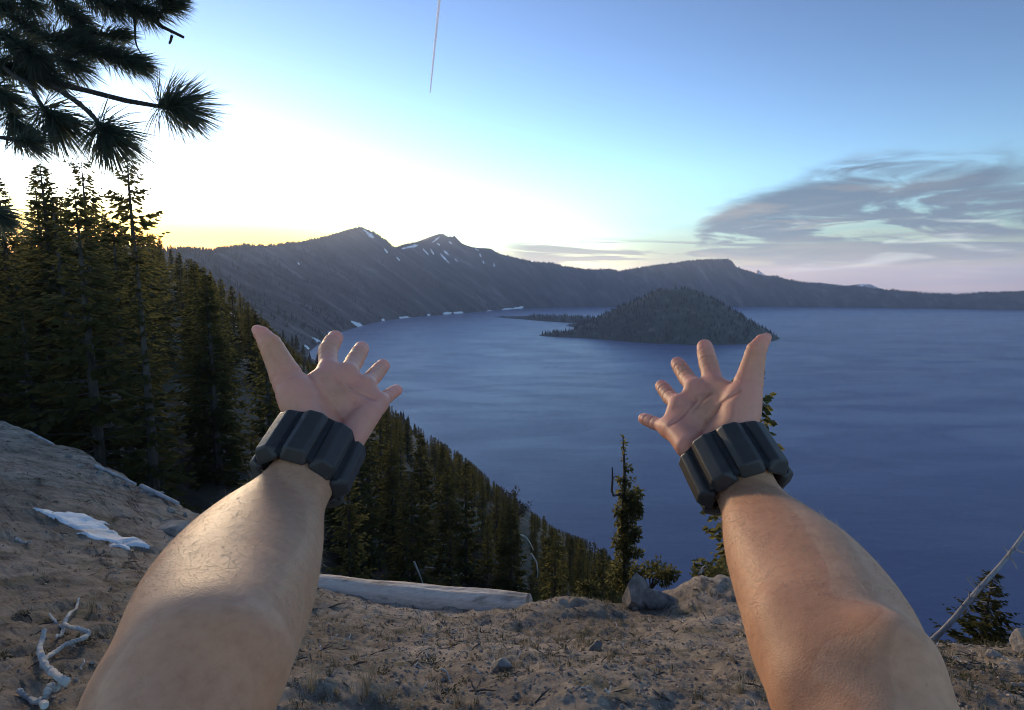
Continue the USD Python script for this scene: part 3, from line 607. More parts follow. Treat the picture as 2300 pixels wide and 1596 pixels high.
def arm(cfg):
    allp = [C(*q[:3]) for q in cfg['fore']] + [C(*f_[k_][:3]) for f_ in cfg['fingers'] for k_ in range(len(f_))] + [np.array(cfg['shoulder'])]
    lo, hi = np.min(allp, 0) - 0.075, np.max(allp, 0) + 0.075
    F = Field(lo, hi, 0.00155)
    fs = np.array(cfg['fore'], float); nx, ny = cfg['normal']
    t0_ = np.concatenate([[0], np.cumsum(np.linalg.norm(np.diff(np.array([C(*q[:3]) for q in fs]), axis=0), axis=1))])
    fs = PchipInterpolator(t0_, fs)(np.linspace(0, t0_[-1], 26))
    for a, b in zip(fs[:-1], fs[1:]):                       # forearm: two strands side by side, flat at the wrist
        for s in (-1, 1):
            pa = C(a[0] + s * nx * a[3], a[1] + s * ny * a[3], a[2]); pb = C(b[0] + s * nx * b[3], b[1] + s * ny * b[3], b[2])
            F.cone(pa, pb, px(a[4], a[2]), px(b[4], b[2]), 0.0015)
        F.cone(C(*a[:3]), C(*b[:3]), px(a[4] * 1.0, a[2]), px(b[4] * 1.0, b[2]), 0.0015)
    for a, b in cfg['muscle']: F.cone(C(*a[:3]), C(*b[:3]), a[3], b[3], 0.02)
    el = C(*cfg['elbow'][:3]); sh = np.array(cfg['shoulder']); mid = el + (sh - el) * 0.5 + np.array(cfg.get('belly', (0, 0, 0)))
    F.cone(el, mid, cfg['elbow'][3], 0.040, 0.004); F.cone(mid, sh, 0.040, 0.05, 0.004)
    for c, r in cfg.get('bumps', ()): F.ball(C(*c), r, 0.006)
    F.D = gaussian_filter(F.D, 6.5)
    for a, b, r in cfg['ridges']: F.cone(C(*a), C(*b), r, r, 0.007)
    for a, b, r in cfg['dents']: F.cone(C(*a), C(*b), r, r, 0.026, carve=True)
    F.D = gaussian_filter(F.D, 4.6)
    # palm: carpals to knuckles
    for (a, b) in cfg['palm']: F.cone(C(*a[:3]), C(*b[:3]), px(a[3], a[2]), px(b[3], b[2]), 0.010)
    for a, b in cfg['web']: F.cone(C(*a[:3]), C(*b[:3]), px(a[3], a[2]), px(b[3], b[2]), 0.012)
    for a, b in cfg['pads']: F.cone(C(*a[:3]), C(*b[:3]), px(a[3], a[2]), px(b[3], b[2]), 0.014)
    for f_ in cfg['fingers']:
        pts = [C(*q[:3]) for q in f_]; rad = [px(q[3] * 1.12, q[2]) for q in f_]
        for i in range(len(pts) - 1): F.cone(pts[i], pts[i + 1], rad[i], rad[i + 1], 0.0055 if i == 0 else 0.003)
    for f_ in cfg['fingers']:
        pts = [C(*q[:3]) for q in f_]
        for i in range(1, len(pts) - 1):
            F.ring(pts[i], pts[i + 1] - pts[i - 1], px(f_[i][3], f_[i][2]) * 1.35, 0.0012, 0.0016)
            if i == 1: F.ring(pts[i] * 0.62 + pts[0] * 0.38, pts[1] - pts[0], px(f_[i][3], f_[i][2]) * 1.2, 0.0008, 0.0014)
    hand = [C(*f_[k_][:3]) for f_ in cfg['fingers'] for k_ in range(len(f_))] + [C(*b[:3]) for a, b in cfg['palm']] + [C(*a[:3]) for a, b in cfg['palm']]
    hl, hh = np.min(hand, 0) - 0.02, np.max(hand, 0) + 0.02
    for pts, dp, w_ in cfg['creases']: F.groove(pts, dp, w_, project, hl, hh)
    return F.skin()

left_arm = dict(normal=(0.9, 0.44), shoulder=(-0.185, -0.325, -0.01), belly=(0.022, -0.012, 0), elbow=(462, 1470, 0.287, 0.043),
    fore=[(735, 975, 0.572, 36, 40), (708, 1036, 0.545, 28, 58), (662, 1100, 0.513, 28, 61), (592, 1208, 0.447, 38, 106), (532, 1318, 0.368, 42, 144), (482, 1425, 0.31, 28, 172), (468, 1470, 0.290, 16, 180)],
    muscle=[],
    bumps=[((415, 1610, 0.250), (0.030, 0.032, 0.034))], ridges=[((345, 1560, 0.261), (535, 1490, 0.276), 0.027), ((520, 1440, 0.268), (565, 1300, 0.335), 0.016)], dents=[((335, 1425, 0.232), (500, 1428, 0.236), 0.013), ((575, 1570, 0.238), (600, 1510, 0.246), 0.007)],
    palm=[((700, 955, 0.578, 30), (738, 832, 0.632, 20)), ((728, 968, 0.580, 29), (780, 840, 0.640, 20)), ((758, 980, 0.578, 29), (820, 870, 0.636, 19)), ((782, 985, 0.574, 29), (850, 906, 0.624, 17))],
    web=[((672, 880, 0.585, 24), (722, 850, 0.615, 15)), ((700, 900, 0.592, 26), (800, 905, 0.615, 22)), ((822, 872, 0.636, 13), (848, 902, 0.626, 12)), ((736, 838, 0.630, 17), (780, 848, 0.637, 17)), ((780, 848, 0.637, 17), (816, 874, 0.634, 16)), ((816, 874, 0.634, 16), (846, 908, 0.623, 15)), ((712, 872, 0.612, 21), (832, 915, 0.619, 19)), ((690, 885, 0.590, 28), (738, 845, 0.622, 19))],
    pads=[((695, 948, 0.562, 36), (662, 885, 0.578, 34)), ((788, 990, 0.564, 26), (832, 925, 0.602, 20))],
    fingers=[[(738, 832, 0.632, 20), (736, 790, 0.668, 18.5), (744, 773, 0.684, 17), (753, 760, 0.696, 15.5)],
             [(781, 838, 0.640, 19), (796, 812, 0.678, 17.5), (805, 796, 0.697, 16.2), (812, 784, 0.712, 15)],
             [(821, 868, 0.636, 18), (840, 845, 0.672, 16), (851, 832, 0.690, 15), (860, 822, 0.703, 13.8)],
             [(851, 904, 0.624, 16), (869, 892, 0.650, 13.5), (881, 883, 0.664, 12.6), (891, 877, 0.675, 11.8)],
             [(672, 905, 0.577, 38), (645, 850, 0.590, 31), (609, 778, 0.600, 22.5), (590, 753, 0.605, 16), (578, 742, 0.607, 11)]],
    creases=[([(694, 846), (720, 880), (742, 915), (768, 952)], 0.0021, 4.2), ([(752, 846), (772, 876), (795, 905)], 0.0018, 3.6), ([(788, 872), (812, 886), (842, 898)], 0.0018, 3.6)])
right_arm = dict(normal=(0.887, -0.46), shoulder=(0.185, -0.325, -0.01), belly=(-0.022, -0.012, 0), elbow=(1893, 1485, 0.315, 0.043),
    fore=[(1612, 990, 0.592, 34, 38), (1652, 1050, 0.562, 24, 57), (1687, 1125, 0.535, 24, 59), (1736, 1206, 0.466, 28, 92), (1795, 1295, 0.402, 36, 122), (1848, 1390, 0.355, 36, 146), (1880, 1465, 0.322, 28, 166), (1890, 1485, 0.316, 20, 172)],
    muscle=[],
    bumps=[((1945, 1620, 0.268), (0.030, 0.032, 0.034))], ridges=[((1850, 1575, 0.290), (1985, 1490, 0.282), 0.027), ((1768, 1400, 0.332), (1828, 1560, 0.296), 0.021)], dents=[((1885, 1405, 0.268), (1930, 1455, 0.258), 0.014), ((1768, 1600, 0.258), (1782, 1555, 0.264), 0.007)],
    palm=[((1655, 955, 0.592, 31), (1604, 866, 0.645, 20)), ((1622, 968, 0.595, 29), (1562, 874, 0.650, 19)), ((1588, 985, 0.594, 28), (1527, 911, 0.645, 18)), ((1560, 1000, 0.590, 27), (1501, 961, 0.632, 16))],
    web=[((1672, 890, 0.602, 22), (1618, 868, 0.632, 14)), ((1640, 925, 0.605, 25), (1555, 935, 0.630, 22)), ((1528, 915, 0.645, 13), (1504, 960, 0.634, 12)), ((1560, 960, 0.615, 20), (1520, 930, 0.638, 14)), ((1604, 872, 0.643, 17), (1564, 882, 0.648, 17)), ((1564, 882, 0.648, 17), (1531, 916, 0.643, 16)), ((1531, 916, 0.643, 16), (1505, 962, 0.632, 15)), ((1630, 905, 0.622, 21), (1516, 962, 0.628, 19)), ((1655, 905, 0.602, 27), (1606, 878, 0.636, 18))],
    pads=[((1657, 957, 0.578, 36), (1672, 892, 0.592, 30)), ((1542, 1003, 0.585, 25), (1516, 965, 0.617, 18))],
    fingers=[[(1603, 864, 0.645, 20), (1591, 817, 0.678, 18.5), (1586, 795, 0.692, 17), (1583, 780, 0.700, 15.5)],
             [(1562, 873, 0.650, 18.5), (1542, 848, 0.688, 16), (1530, 829, 0.705, 15), (1522, 817, 0.715, 13.5)],
             [(1526, 910, 0.645, 17), (1505, 893, 0.681, 15), (1494, 878, 0.697, 14), (1486, 868, 0.707, 12.8)],
             [(1500, 961, 0.632, 15), (1470, 951, 0.657, 13.2), (1456, 945, 0.667, 12.5), (1446, 941, 0.675, 11.5)],
             [(1665, 925, 0.592, 38), (1680, 866, 0.600, 28), (1698, 790, 0.607, 19.5), (1711, 769, 0.610, 15), (1722, 758, 0.612, 9.5)]],
    creases=[([(1658, 880), (1622, 908), (1592, 945), (1572, 985)], 0.0021, 4.2), ([(1555, 925), (1575, 902), (1592, 884)], 0.0018, 3.6), ([(1506, 955), (1530, 938), (1562, 902)], 0.0018, 3.6)])

def skin_mat():
    N = {'tc': ('texture_coordinate', {}), 'n1': ('noise_texture', {'scale': 22.0, 'detail': 5.0, 'roughness': 0.6}), 'r1': ('rgb_ramp', {'ramp': [(0.3, (0.47, 0.235, 0.128)), (0.5, (0.50, 0.26, 0.145)), (0.7, (0.525, 0.28, 0.16))]}),
         'n2': ('noise_texture', {'scale': 130.0, 'detail': 6.0, 'roughness': 0.7}), 'r2': ('rgb_ramp', {'ramp': [(0.28, (0.84, 0.79, 0.77)), (0.5, (0.98, 0.97, 0.97)), (0.72, (1.08, 1.08, 1.09))]}), 'fv': ('voronoi_texture', {'scale': 95.0}), 'fm': ('map_range', {'range_type': 'smoothstep', 'from_min': 0.05, 'from_max': 0.13, 'to_min': 0.45, 'to_max': 0.0, 'clamp': True}), 'fx': ('mix_color', {'b': (0.30, 0.13, 0.065)}), 'fn': ('noise_texture', {'scale': 31.0, 'detail': 2.0}), 'fn2': ('map_range', {'from_min': 0.52, 'from_max': 0.62, 'clamp': True}), 'fmul': ('math', {'math_type': 'multiply'}), 'mul': ('mix_color', {'blend_type': 'multiply', 'fac': 1.0, 'use_clamp_result': False}),
         'sx': ('separate_xyz', {}), 'pk': ('mix_color', {'b': (0.60, 0.25, 0.19)}),
         'v': ('voronoi_texture', {'scale': 900.0}), 'n3': ('noise_texture', {'scale': 70.0, 'detail': 6.0}), 'ad': ('math', {'math_type': 'multiply_add', 'value2': 0.5}), 'b': ('bump', {'strength': 0.3, 'distance': 0.0008}),
         'p': ('principled_bsdf', {'roughness': 0.58, 'specular_ior_level': 0.26, 'subsurface_weight': 0.15, 'subsurface_scale': 0.006, 'subsurface_radius': (1.0, 0.35, 0.2)})}
    L = [('tc.object', 'n1.vector'), ('n1.fac', 'r1.fac'), ('tc.object', 'n2.vector'), ('n2.fac', 'r2.fac'), ('r1.color', 'mul.a'), ('r2.color', 'mul.b'), ('tc.object', 'fv.vector'), ('fv.distance', 'fm.value'), ('tc.object', 'fn.vector'), ('fn.fac', 'fn2.value'), ('fm.result', 'fmul.value1'), ('fn2.result', 'fmul.value2'), ('fmul.value', 'fx.fac'), ('mul.result', 'fx.a'), ('tc.UV', 'sx.vector'), ('sx.x', 'pk.fac'), ('fx.result', 'pk.a'), ('pk.result', 'p.base_color'),
         ('tc.object', 'v.vector'), ('tc.object', 'n3.vector'), ('v.distance', 'ad.value1'), ('n3.fac', 'ad.value3'), ('ad.value', 'b.height'), ('b.normal', 'p.normal')]
    return usdkit.material(stage, '/World/Looks/skin', N, L, surface='p.BSDF')
skin_m = skin_mat()
arms = [arm(left_arm), arm(right_arm)]
def pinkness(v, cfg):
    tips = np.array([C(*f_[-1][:3]) for f_ in cfg['fingers']]); pads = np.array([C(*b[:3]) for a, b in cfg['palm']] + [C(*p[:3]) for ab in cfg['pads'] for p in ab])
    d1 = cKDTree(tips).query(v)[0]; d2 = cKDTree(pads).query(v)[0]
    return np.clip(np.exp(-(d1 / 0.022) ** 2) * 0.8 + np.exp(-(d2 / 0.034) ** 2) * 0.8, 0, 1)
skin_uv = np.concatenate([pinkness(arms[0][0], left_arm), pinkness(arms[1][0], right_arm)])
arms = [(W(v), f) for v, f in arms]
print('arm triangles', [len(f) for v, f in arms])
person = thing('person', 'person reaching both bare arms out over the lake, palms up, wearing wrist weights', 'person')
#BODY

# ------------------------------------------------------------------ wrist weights
rubber_m = noise_mat('dark_rubber', 60.0, [(0.3, (0.019, 0.0165, 0.015)), (0.7, (0.031, 0.027, 0.025))], 0.48, 0.3, 500.0, spec=0.5, space='object', bump_distance=0.0006)
band_m = noise_mat('black_elastic', 200.0, [(0.3, (0.010, 0.010, 0.012)), (0.7, (0.022, 0.022, 0.025))], 0.85, 0.3, 900.0, space='object', bump_distance=0.0005)
import manifold3d as m3
def bar_mesh(w, t, L):
    prof_ = [(-w / 2, -t / 2), (w / 2, -t / 2), (w / 2, t * 0.12), (w * 0.30, t / 2), (-w * 0.30, t / 2), (-w / 2, t * 0.12)]
    r_ = 0.0040; balls = []
    sp0 = m3.Manifold.sphere(r_, 16)
    for x, y in prof_:
        x, y = x * (1 - 2 * r_ / w), y * (1 - 2 * r_ / t)
        inset = 0.004 if y > 0 else 0.0
        for z in (-L / 2 + r_ + inset, L / 2 - r_ - inset): balls.append(sp0.translate((x, y, z)))
    mm = m3.Manifold.batch_hull(balls).to_mesh()
    return np.array(mm.vert_properties[:, :3]), np.array(mm.tri_verts)
def wrist_weight(near, far, label, phase, L=0.060, a=0.0398, b=0.0322):
    A, B = W(C(*near)), W(C(*far)); ax = (B - A) / np.linalg.norm(B - A); c = (A + B) / 2
    to = EYE - c; fr = to - ax * (to @ ax); fr /= np.linalg.norm(fr); sd = np.cross(ax, fr)
    t_ = thing('wrist_weight', label, 'wrist weight', c)
    n = 8; th = np.linspace(0, 2 * np.pi, 721); cx, cy = a * np.cos(th), b * np.sin(th)
    s_ = np.concatenate([[0], np.cumsum(np.hypot(np.diff(cx), np.diff(cy)))])
    bv, bf = bar_mesh(0.0245, 0.0158, L)
    for k_ in range(n):
        ang = np.interp(((k_ + phase) / n % 1) * s_[-1], s_, th)
        o = sd * a * math.cos(ang) + fr * b * math.sin(ang)
        nn_ = sd * math.cos(ang) / a + fr * math.sin(ang) / b; nn_ /= np.linalg.norm(nn_); tg = np.cross(nn_, ax)
        part(t_, 'weight_bar', (o + bv[:, :1] * tg + bv[:, 1:2] * nn_ + bv[:, 2:] * ax, bf), rubber_m, 40)
    tt_ = np.linspace(0, 2 * np.pi, 97)[:-1]; rows = []
    for (off, z_) in ((-0.004, -0.026), (0.002, -0.026), (0.002, 0.026), (-0.004, 0.026)):
        rows.append(np.stack([(a + off) * np.cos(tt_), (b + off) * np.sin(tt_), np.full(96, z_)], -1))
    rv = np.stack(rows + [rows[0]]); f_ = grid_faces(5, 96, True)
    rv = rv.reshape(-1, 3); part(t_, 'elastic_band', (rv[:, :1] * sd + rv[:, 1:2] * fr + rv[:, 2:] * ax, f_), band_m, 40)
wrist_weight((668, 1082, 0.522), (722, 985, 0.566), 'dark grey segmented wrist weight on the arm in front of the forest', 0.5)
wrist_weight((1682, 1112, 0.538), (1618, 998, 0.585), 'dark grey segmented wrist weight on the arm in front of open water', 0.5)

# ------------------------------------------------------------------ the rest of the person, behind the eye
def limb_mesh(parts_, lo, hi, step=0.008, k=0.03, balls=()):
    F = Field(lo, hi, step)
    for a, b, ra, rb in parts_: F.cone(a, b, ra, rb, k)
    for c, r in balls: F.ball(c, r, k)
    return F.skin(4)
shl, shr = W(np.array(left_arm['shoulder'])), W(np.array(right_arm['shoulder']))
neck, chest, belly_, hip = np.array([0, -0.135, 1.40]), np.array([0, -0.15, 1.22]), np.array([0, -0.14, 1.02]), np.array([0, -0.14, 0.90])
head_ = limb_mesh([(neck - [0, 0, 0.06], neck + [0, 0.012, 0.10], 0.062, 0.056), ([0, -0.105, 1.525], [0, -0.075, 1.500], 0.052, 0.036)], [-0.14, -0.29, 1.30], [0.14, 0.0, 1.76], 0.006, 0.025,
    [((0, -0.125, 1.600), (0.074, 0.092, 0.108)), ((0, -0.036, 1.555), (0.013, 0.014, 0.022)), ((-0.076, -0.125, 1.575), (0.010, 0.018, 0.030)), ((0.076, -0.125, 1.575), (0.010, 0.018, 0.030))])
part(person, 'body', join(arms + [head_]), skin_m, True, uv=np.stack([np.concatenate([skin_uv, np.zeros(len(head_[0]))])] * 2, 1))
hair_v, hair_f = limb_mesh([], [-0.14, -0.30, 1.50], [0.14, 0.0, 1.78], 0.006, 0.02, [((0, -0.148, 1.632), (0.084, 0.094, 0.096))])
cloth_m = noise_mat('grey_cotton', 30.0, [(0.3, (0.10, 0.105, 0.115)), (0.7, (0.14, 0.145, 0.155))], 0.95, 0.3, 300.0)
trouser_m = noise_mat('dark_cloth', 30.0, [(0.3, (0.035, 0.035, 0.04)), (0.7, (0.055, 0.055, 0.06))], 0.95, 0.3, 300.0)
hair_m = noise_mat('brown_hair', 60.0, [(0.3, (0.03, 0.018, 0.012)), (0.7, (0.06, 0.038, 0.025))], 0.6, 0.6, 200.0, stretch=(1, 1, 0.1))
part(person, 'hair', (hair_v, hair_f), hair_m, True)
sl = lambda s_, a_: s_ + (W(C(*a_['elbow'][:3])) - s_) * 0.34
T_ = [(chest + [-0.10, 0, 0.12], chest + [0.10, 0, 0.12], 0.095, 0.095), (chest + [-0.09, 0, 0], chest + [0.09, 0, 0], 0.11, 0.11), (belly_ + [-0.08, 0, 0], belly_ + [0.08, 0, 0], 0.10, 0.10), (hip + [-0.09, 0, -0.02], hip + [0.09, 0, -0.02], 0.105, 0.105),
      (chest + [0, 0, 0.02], belly_, 0.11, 0.105), (belly_, hip, 0.105, 0.11), (shl, chest + [-0.06, 0, 0.14], 0.062, 0.085), (shr, chest + [0.06, 0, 0.14], 0.062, 0.085), (shl, sl(shl, left_arm), 0.062, 0.064), (shr, sl(shr, right_arm), 0.062, 0.064)]
part(person, 'shirt', limb_mesh(T_, [-0.40, -0.36, 0.74], [0.40, 0.16, 1.50], 0.009, 0.05), cloth_m, True)
G = [float(near_z(np.array([s_ * 0.13]), np.array([-0.12]))[0]) for s_ in (-1, 1)]
L_ = []
for s_, g_ in zip((-1, 1), G): L_ += [((s_ * 0.095, -0.14, 0.86), (s_ * 0.115, -0.12, 0.48), 0.098, 0.066), ((s_ * 0.115, -0.12, 0.48), (s_ * 0.13, -0.16, g_ + 0.09), 0.066, 0.052)]
L_ += [((-0.08, -0.14, 0.90), (0.08, -0.14, 0.90), 0.11, 0.11)]
part(person, 'trousers', limb_mesh(L_, [-0.34, -0.34, -0.1], [0.34, 0.10, 1.06], 0.010, 0.03), trouser_m, True)
for s_, g_ in zip((-1, 1), G): part(person, 'shoe', limb_mesh([((s_ * 0.13, -0.18, g_ + 0.055), (s_ * 0.145, 0.06, g_ + 0.035), 0.045, 0.034)], [s_ * 0.14 - 0.12, -0.30, g_ - 0.06], [s_ * 0.14 + 0.12, 0.16, g_ + 0.16], 0.007, 0.02), rubber_m, True)
# fine hair on the forearms, thicker towards their backs
hr = np.random.default_rng(55); hp, hc = [], []
for (v, f), cfg in zip(arms, (left_arm, right_arm)):
    tm_ = trimesh.Trimesh(v, f, process=False); nrm__ = np.array(tm_.vertex_normals); dep_ = (v - EYE) @ FWD
    el_, wr_ = W(C(*cfg['elbow'][:3])), W(C(*cfg['fore'][1][:3])); ax_ = (wr_ - el_) / np.linalg.norm(wr_ - el_); s_ = (v - el_) @ ax_ / np.linalg.norm(wr_ - el_)
    view = (EYE - v); view /= np.linalg.norm(view, axis=1, keepdims=True); face = (nrm__ * view).sum(1)
    wgt = ((s_ > 0.02) & (s_ < 0.86)) * np.clip(0.30 - face, 0.0, 1.0) ** 1.1
    pick = hr.choice(len(v), 4200, p=wgt / wgt.sum())
    for i in pick:
        d_ = ax_ * hr.uniform(0.4, 1.0) + nrm__[i] * hr.uniform(0.25, 0.7) + hr.normal(0, 0.35, 3); d_ /= np.linalg.norm(d_); L__ = hr.uniform(0.005, 0.013)
        p0 = v[i] - nrm__[i] * 0.0005; p1 = p0 + d_ * L__ * 0.5 + nrm__[i] * 0.001; p2 = p0 + d_ * L__ + np.array([0, 0, -0.0015]); hp += [p0, p1, p2]; hc.append(3)
arm_hair = UsdGeom.BasisCurves.Define(stage, person + '/arm_hair')
arm_hair.CreateTypeAttr('linear'); arm_hair.CreatePointsAttr(Vt.Vec3fArray.FromNumpy(np.array(hp, np.float32))); arm_hair.CreateCurveVertexCountsAttr(Vt.IntArray.FromNumpy(np.array(hc, np.int32)))
arm_hair.CreateWidthsAttr(Vt.FloatArray.FromNumpy(np.tile(np.array([0.00012, 0.00010, 0.00004], np.float32), len(hc)))); arm_hair.SetWidthsInterpolation('vertex')
arm_hair_m = usdkit.material(stage, '/World/Looks/arm_hair', {'p': ('principled_bsdf', {'base_color': (0.55, 0.40, 0.24), 'roughness': 0.5})}, surface='p.BSDF')
UsdShade.MaterialBindingAPI.Apply(arm_hair.GetPrim()).Bind(arm_hair_m)
# ------------------------------------------------------------------ finding the ground under a pixel
def hit(u, v, far=60.0):
    u, v = np.atleast_1d(np.asarray(u, float)), np.atleast_1d(np.asarray(v, float))
    hs = np.geomspace(1.0, far, 500); out = np.empty((len(u), 3))
    for i in range(len(u)):
        p = PH(np.full(500, u[i]), np.full(500, v[i]), hs); g = ground_height(p[:, 0], p[:, 1])
        k_ = np.argmax(p[:, 2] <= g) if (p[:, 2] <= g).any() else 499
        out[i] = p[k_]; out[i, 2] = g[k_]
    return out
def rock(seed, size, planes=16, sub=3, rough=0.11, dmin=0.5, dmax=0.86):
    rng = np.random.default_rng(seed); m_ = trimesh.creation.icosphere(sub); v = np.array(m_.vertices)
    for _ in range(planes):
        n_ = rng.normal(0, 1, 3); n_ /= np.linalg.norm(n_); d_ = rng.uniform(dmin, dmax)
        over = np.maximum(v @ n_ - d_, 0); v = v - over[:, None] * n_
    v = v * (1 + rough * 2 * (meshkit.fbm(v * 2.6 + seed, 4, seed) - 0.5)[:, None])
    return v * np.asarray(size), np.array(m_.faces)
stone_m = noise_mat('grey_stone', 9.0, [(0.3, (0.11, 0.10, 0.09)), (0.5, (0.21, 0.19, 0.17)), (0.7, (0.34, 0.31, 0.28))], 0.9, 0.6, 40.0)
pale_stone_m = noise_mat('pale_stone', 9.0, [(0.3, (0.17, 0.14, 0.11)), (0.5, (0.31, 0.26, 0.21)), (0.7, (0.42, 0.365, 0.31))], 0.9, 0.6, 40.0)
gravel_m = noise_mat('brown_gravel', 9.0, [(0.3, (0.13, 0.10, 0.08)), (0.5, (0.24, 0.19, 0.155)), (0.7, (0.36, 0.30, 0.25))], 0.95, 0.5, 40.0)
snow_m = noise_mat('old_snow', 3.0, [(0.34, (0.46, 0.44, 0.42)), (0.46, (0.66, 0.66, 0.67)), (0.6, (0.78, 0.79, 0.80)), (0.76, (0.55, 0.53, 0.50))], 0.7, 0.6, 45.0)
log_m = noise_mat('weathered_log', 7.0, [(0.34, (0.32, 0.24, 0.18)), (0.44, (0.66, 0.53, 0.41)), (0.58, (0.78, 0.64, 0.51)), (0.72, (0.54, 0.44, 0.35))], 0.9, 0.9, 22.0, second=(1.3, 0.54, 0.70, (0.30, 0.25, 0.20)), stretch=(0.3, 1.0, 1.0), bump_distance=0.03)

# ------------------------------------------------------------------ the bleached log at the brow
A, B = PH(540, 1300, 8.0), PH(1186, 1366, 6.02)
for q in (A, B): q[2] = float(ground_height(q[0], q[1])[0])
A[2] = PH(540, 1284, 8.0)[2] - 0.19; B[2] = PH(1186, 1352, 6.02)[2] - 0.14
t_ = np.linspace(0, 1, 60); path = A + (B - A) * t_[:, None]; path[:, 2] += 0.03 * np.sin(t_ * 7) * 0.4 - 0.02 * t_ ** 6
sides = 72; ang = np.arange(sides) * 2 * np.pi / sides
d_ = (B - A) / np.linalg.norm(B - A); a_ = np.cross(d_, [0, 0, 1]); a_ /= np.linalg.norm(a_); b_ = np.cross(a_, d_)
rad = 0.205 + 0.022 * t_ + 0.006 * np.sin(t_ * 23)
R_ = rad[:, None] * (1 + 0.05 * fb(t_[:, None] * 9 + 0 * ang, ang[None] * 1.2 + 0 * t_[:, None], 1.0, 3, 91) + 0.09 * fb(t_[:, None] * 3 + 0 * ang, ang[None] * 7 + 0 * t_[:, None], 1.0, 3, 92) - 0.10 * np.maximum(0, fb(t_[:, None] * 2.2 + 0 * ang, ang[None] * 9 + 0 * t_[:, None], 1.0, 2, 95) - 0.12))
lv = path[:, None] + R_[..., None] * (np.cos(ang)[None, :, None] * a_ + np.sin(ang)[None, :, None] * b_)
lf = grid_faces(60, sides, True); lv = np.vstack([lv.reshape(-1, 3), path[:1], path[-1:]])
k = np.arange(sides); n0 = 60 * sides
lf = np.vstack([lf[:, [0, 1, 2]], lf[:, [0, 2, 3]], np.stack([np.full(sides, n0), (k + 1) % sides, k], 1), np.stack([np.full(sides, n0 + 1), 59 * sides + k, 59 * sides + (k + 1) % sides], 1)])
log = thing('fallen_log', 'thick bleached log lying along the brow in front of the dark conifers', 'log')
part(log, 'trunk', (lv, lf[:, ::-1]), log_m, 50)
kn = PH(1009, 1326, 6.45); kv, kf = rock(4, (0.030, 0.02, 0.014)); part(log, 'knot', (kv + kn + [0, 0.01, 0.0], kf), bark_m, True)

# ------------------------------------------------------------------ boulders and rocks
def put_rock(name, seed, u, v, wpx, hpx, mat, label, sink=0.3, deep=0.8, planes=14, lift=0.0, far=60, parts_=None, yaw=0.0):
    g = hit(u, v, far)[0]; dist = float((g - EYE) @ FWD); w = wpx / F_PX * dist / 2; h = hpx / F_PX * dist / 2
    vv, ff = rock(seed, (w * 1.35, w * deep * 1.35, h * 1.7), 24, dmin=0.42, dmax=0.74)
    c_, s_ = math.cos(yaw), math.sin(yaw); vv = vv @ np.array([[c_, s_, 0], [-s_, c_, 0], [0, 0, 1]])
    return single(name, (vv + g + np.array([0, 0, h * (1 - 2 * sink) + lift]), ff), mat, label, 'boulder' if 'boulder' in name else 'rock', 25)
gb = hit(1450, 1366)[0]; db = float((gb - EYE) @ FWD); s_px = db / F_PX
kw_ = dict(planes=26, sub=4, rough=0.07, dmin=0.42, dmax=0.72); v1, f1 = rock(21, (48 * s_px, 38 * s_px, 62 * s_px), **kw_); v2, f2 = rock(23, (64 * s_px, 40 * s_px, 44 * s_px), **kw_); v3, f3 = rock(25, (52 * s_px, 36 * s_px, 34 * s_px), **kw_)
single('boulder', join([(v1 + gb + np.array([-24, 4, 22]) * s_px, f1), (v2 + gb + np.array([22, 0, 14]) * s_px, f2), (v3 + gb + np.array([48, -6, 2]) * s_px, f3)]), stone_m, 'blocky grey boulder at the brow below the ragged spire tree', 'boulder', 25)
put_rock('rock', 31, 1128, 1502, 66, 34, stone_m, 'low rounded grey rock half buried in the middle of the dirt', 0.42)
put_rock('rock', 32, 392, 1202, 130, 34, pale_stone_m, 'pale wedge of rock lying just beyond the snow patch', 0.30, 0.5, yaw=-0.5)
put_rock('rock', 33, 1336, 1462, 34, 22, stone_m, 'small grey stone upslope of the blocky boulder', 0.35)
put_rock('rock', 34, 2300, 1462, 60, 44, pale_stone_m, 'pale rough rock at the brow beside the small bushy conifer', 0.3)
put_rock('rock', 35, 2228, 1476, 40, 22, pale_stone_m, 'small pale stone at the foot of the bushy conifer', 0.3)
put_rock('rock', 36, 1425, 1366, 26, 14, pale_stone_m, 'small light stone leaning on the foot of the blocky boulder', 0.3)
rr_ = np.random.default_rng(77)
for i in range(16):                                  # stones that line the far brow of the meadow
    u = 150 + 34 * i + rr_.uniform(-10, 10); v = np.interp(u, edge[:, 0], edge[:, 1]) + rr_.uniform(2, 26)
    put_rock('brow_stone', 200 + i, u, v, rr_.uniform(14, 34), rr_.uniform(7, 15), [stone_m, pale_stone_m][i % 2], 'rough stone in the line of stones along the brow of the grassy slope', 0.35, yaw=rr_.uniform(-1, 1)) if u < 440 or u > 730 else None
ORD = 'first second third fourth fifth sixth seventh eighth ninth tenth eleventh twelfth thirteenth fourteenth fifteenth sixteenth seventeenth eighteenth nineteenth twentieth'.split()
for n_, p in enumerate([p for p in stage.GetPrimAtPath('/World').GetChildren() if p.GetName().startswith('brow_stone')]):
    keys(p, group='stones along the brow of the grassy slope', label=f'rough brow stone, {ORD[n_]} in the line counted downhill from the snow patch side')

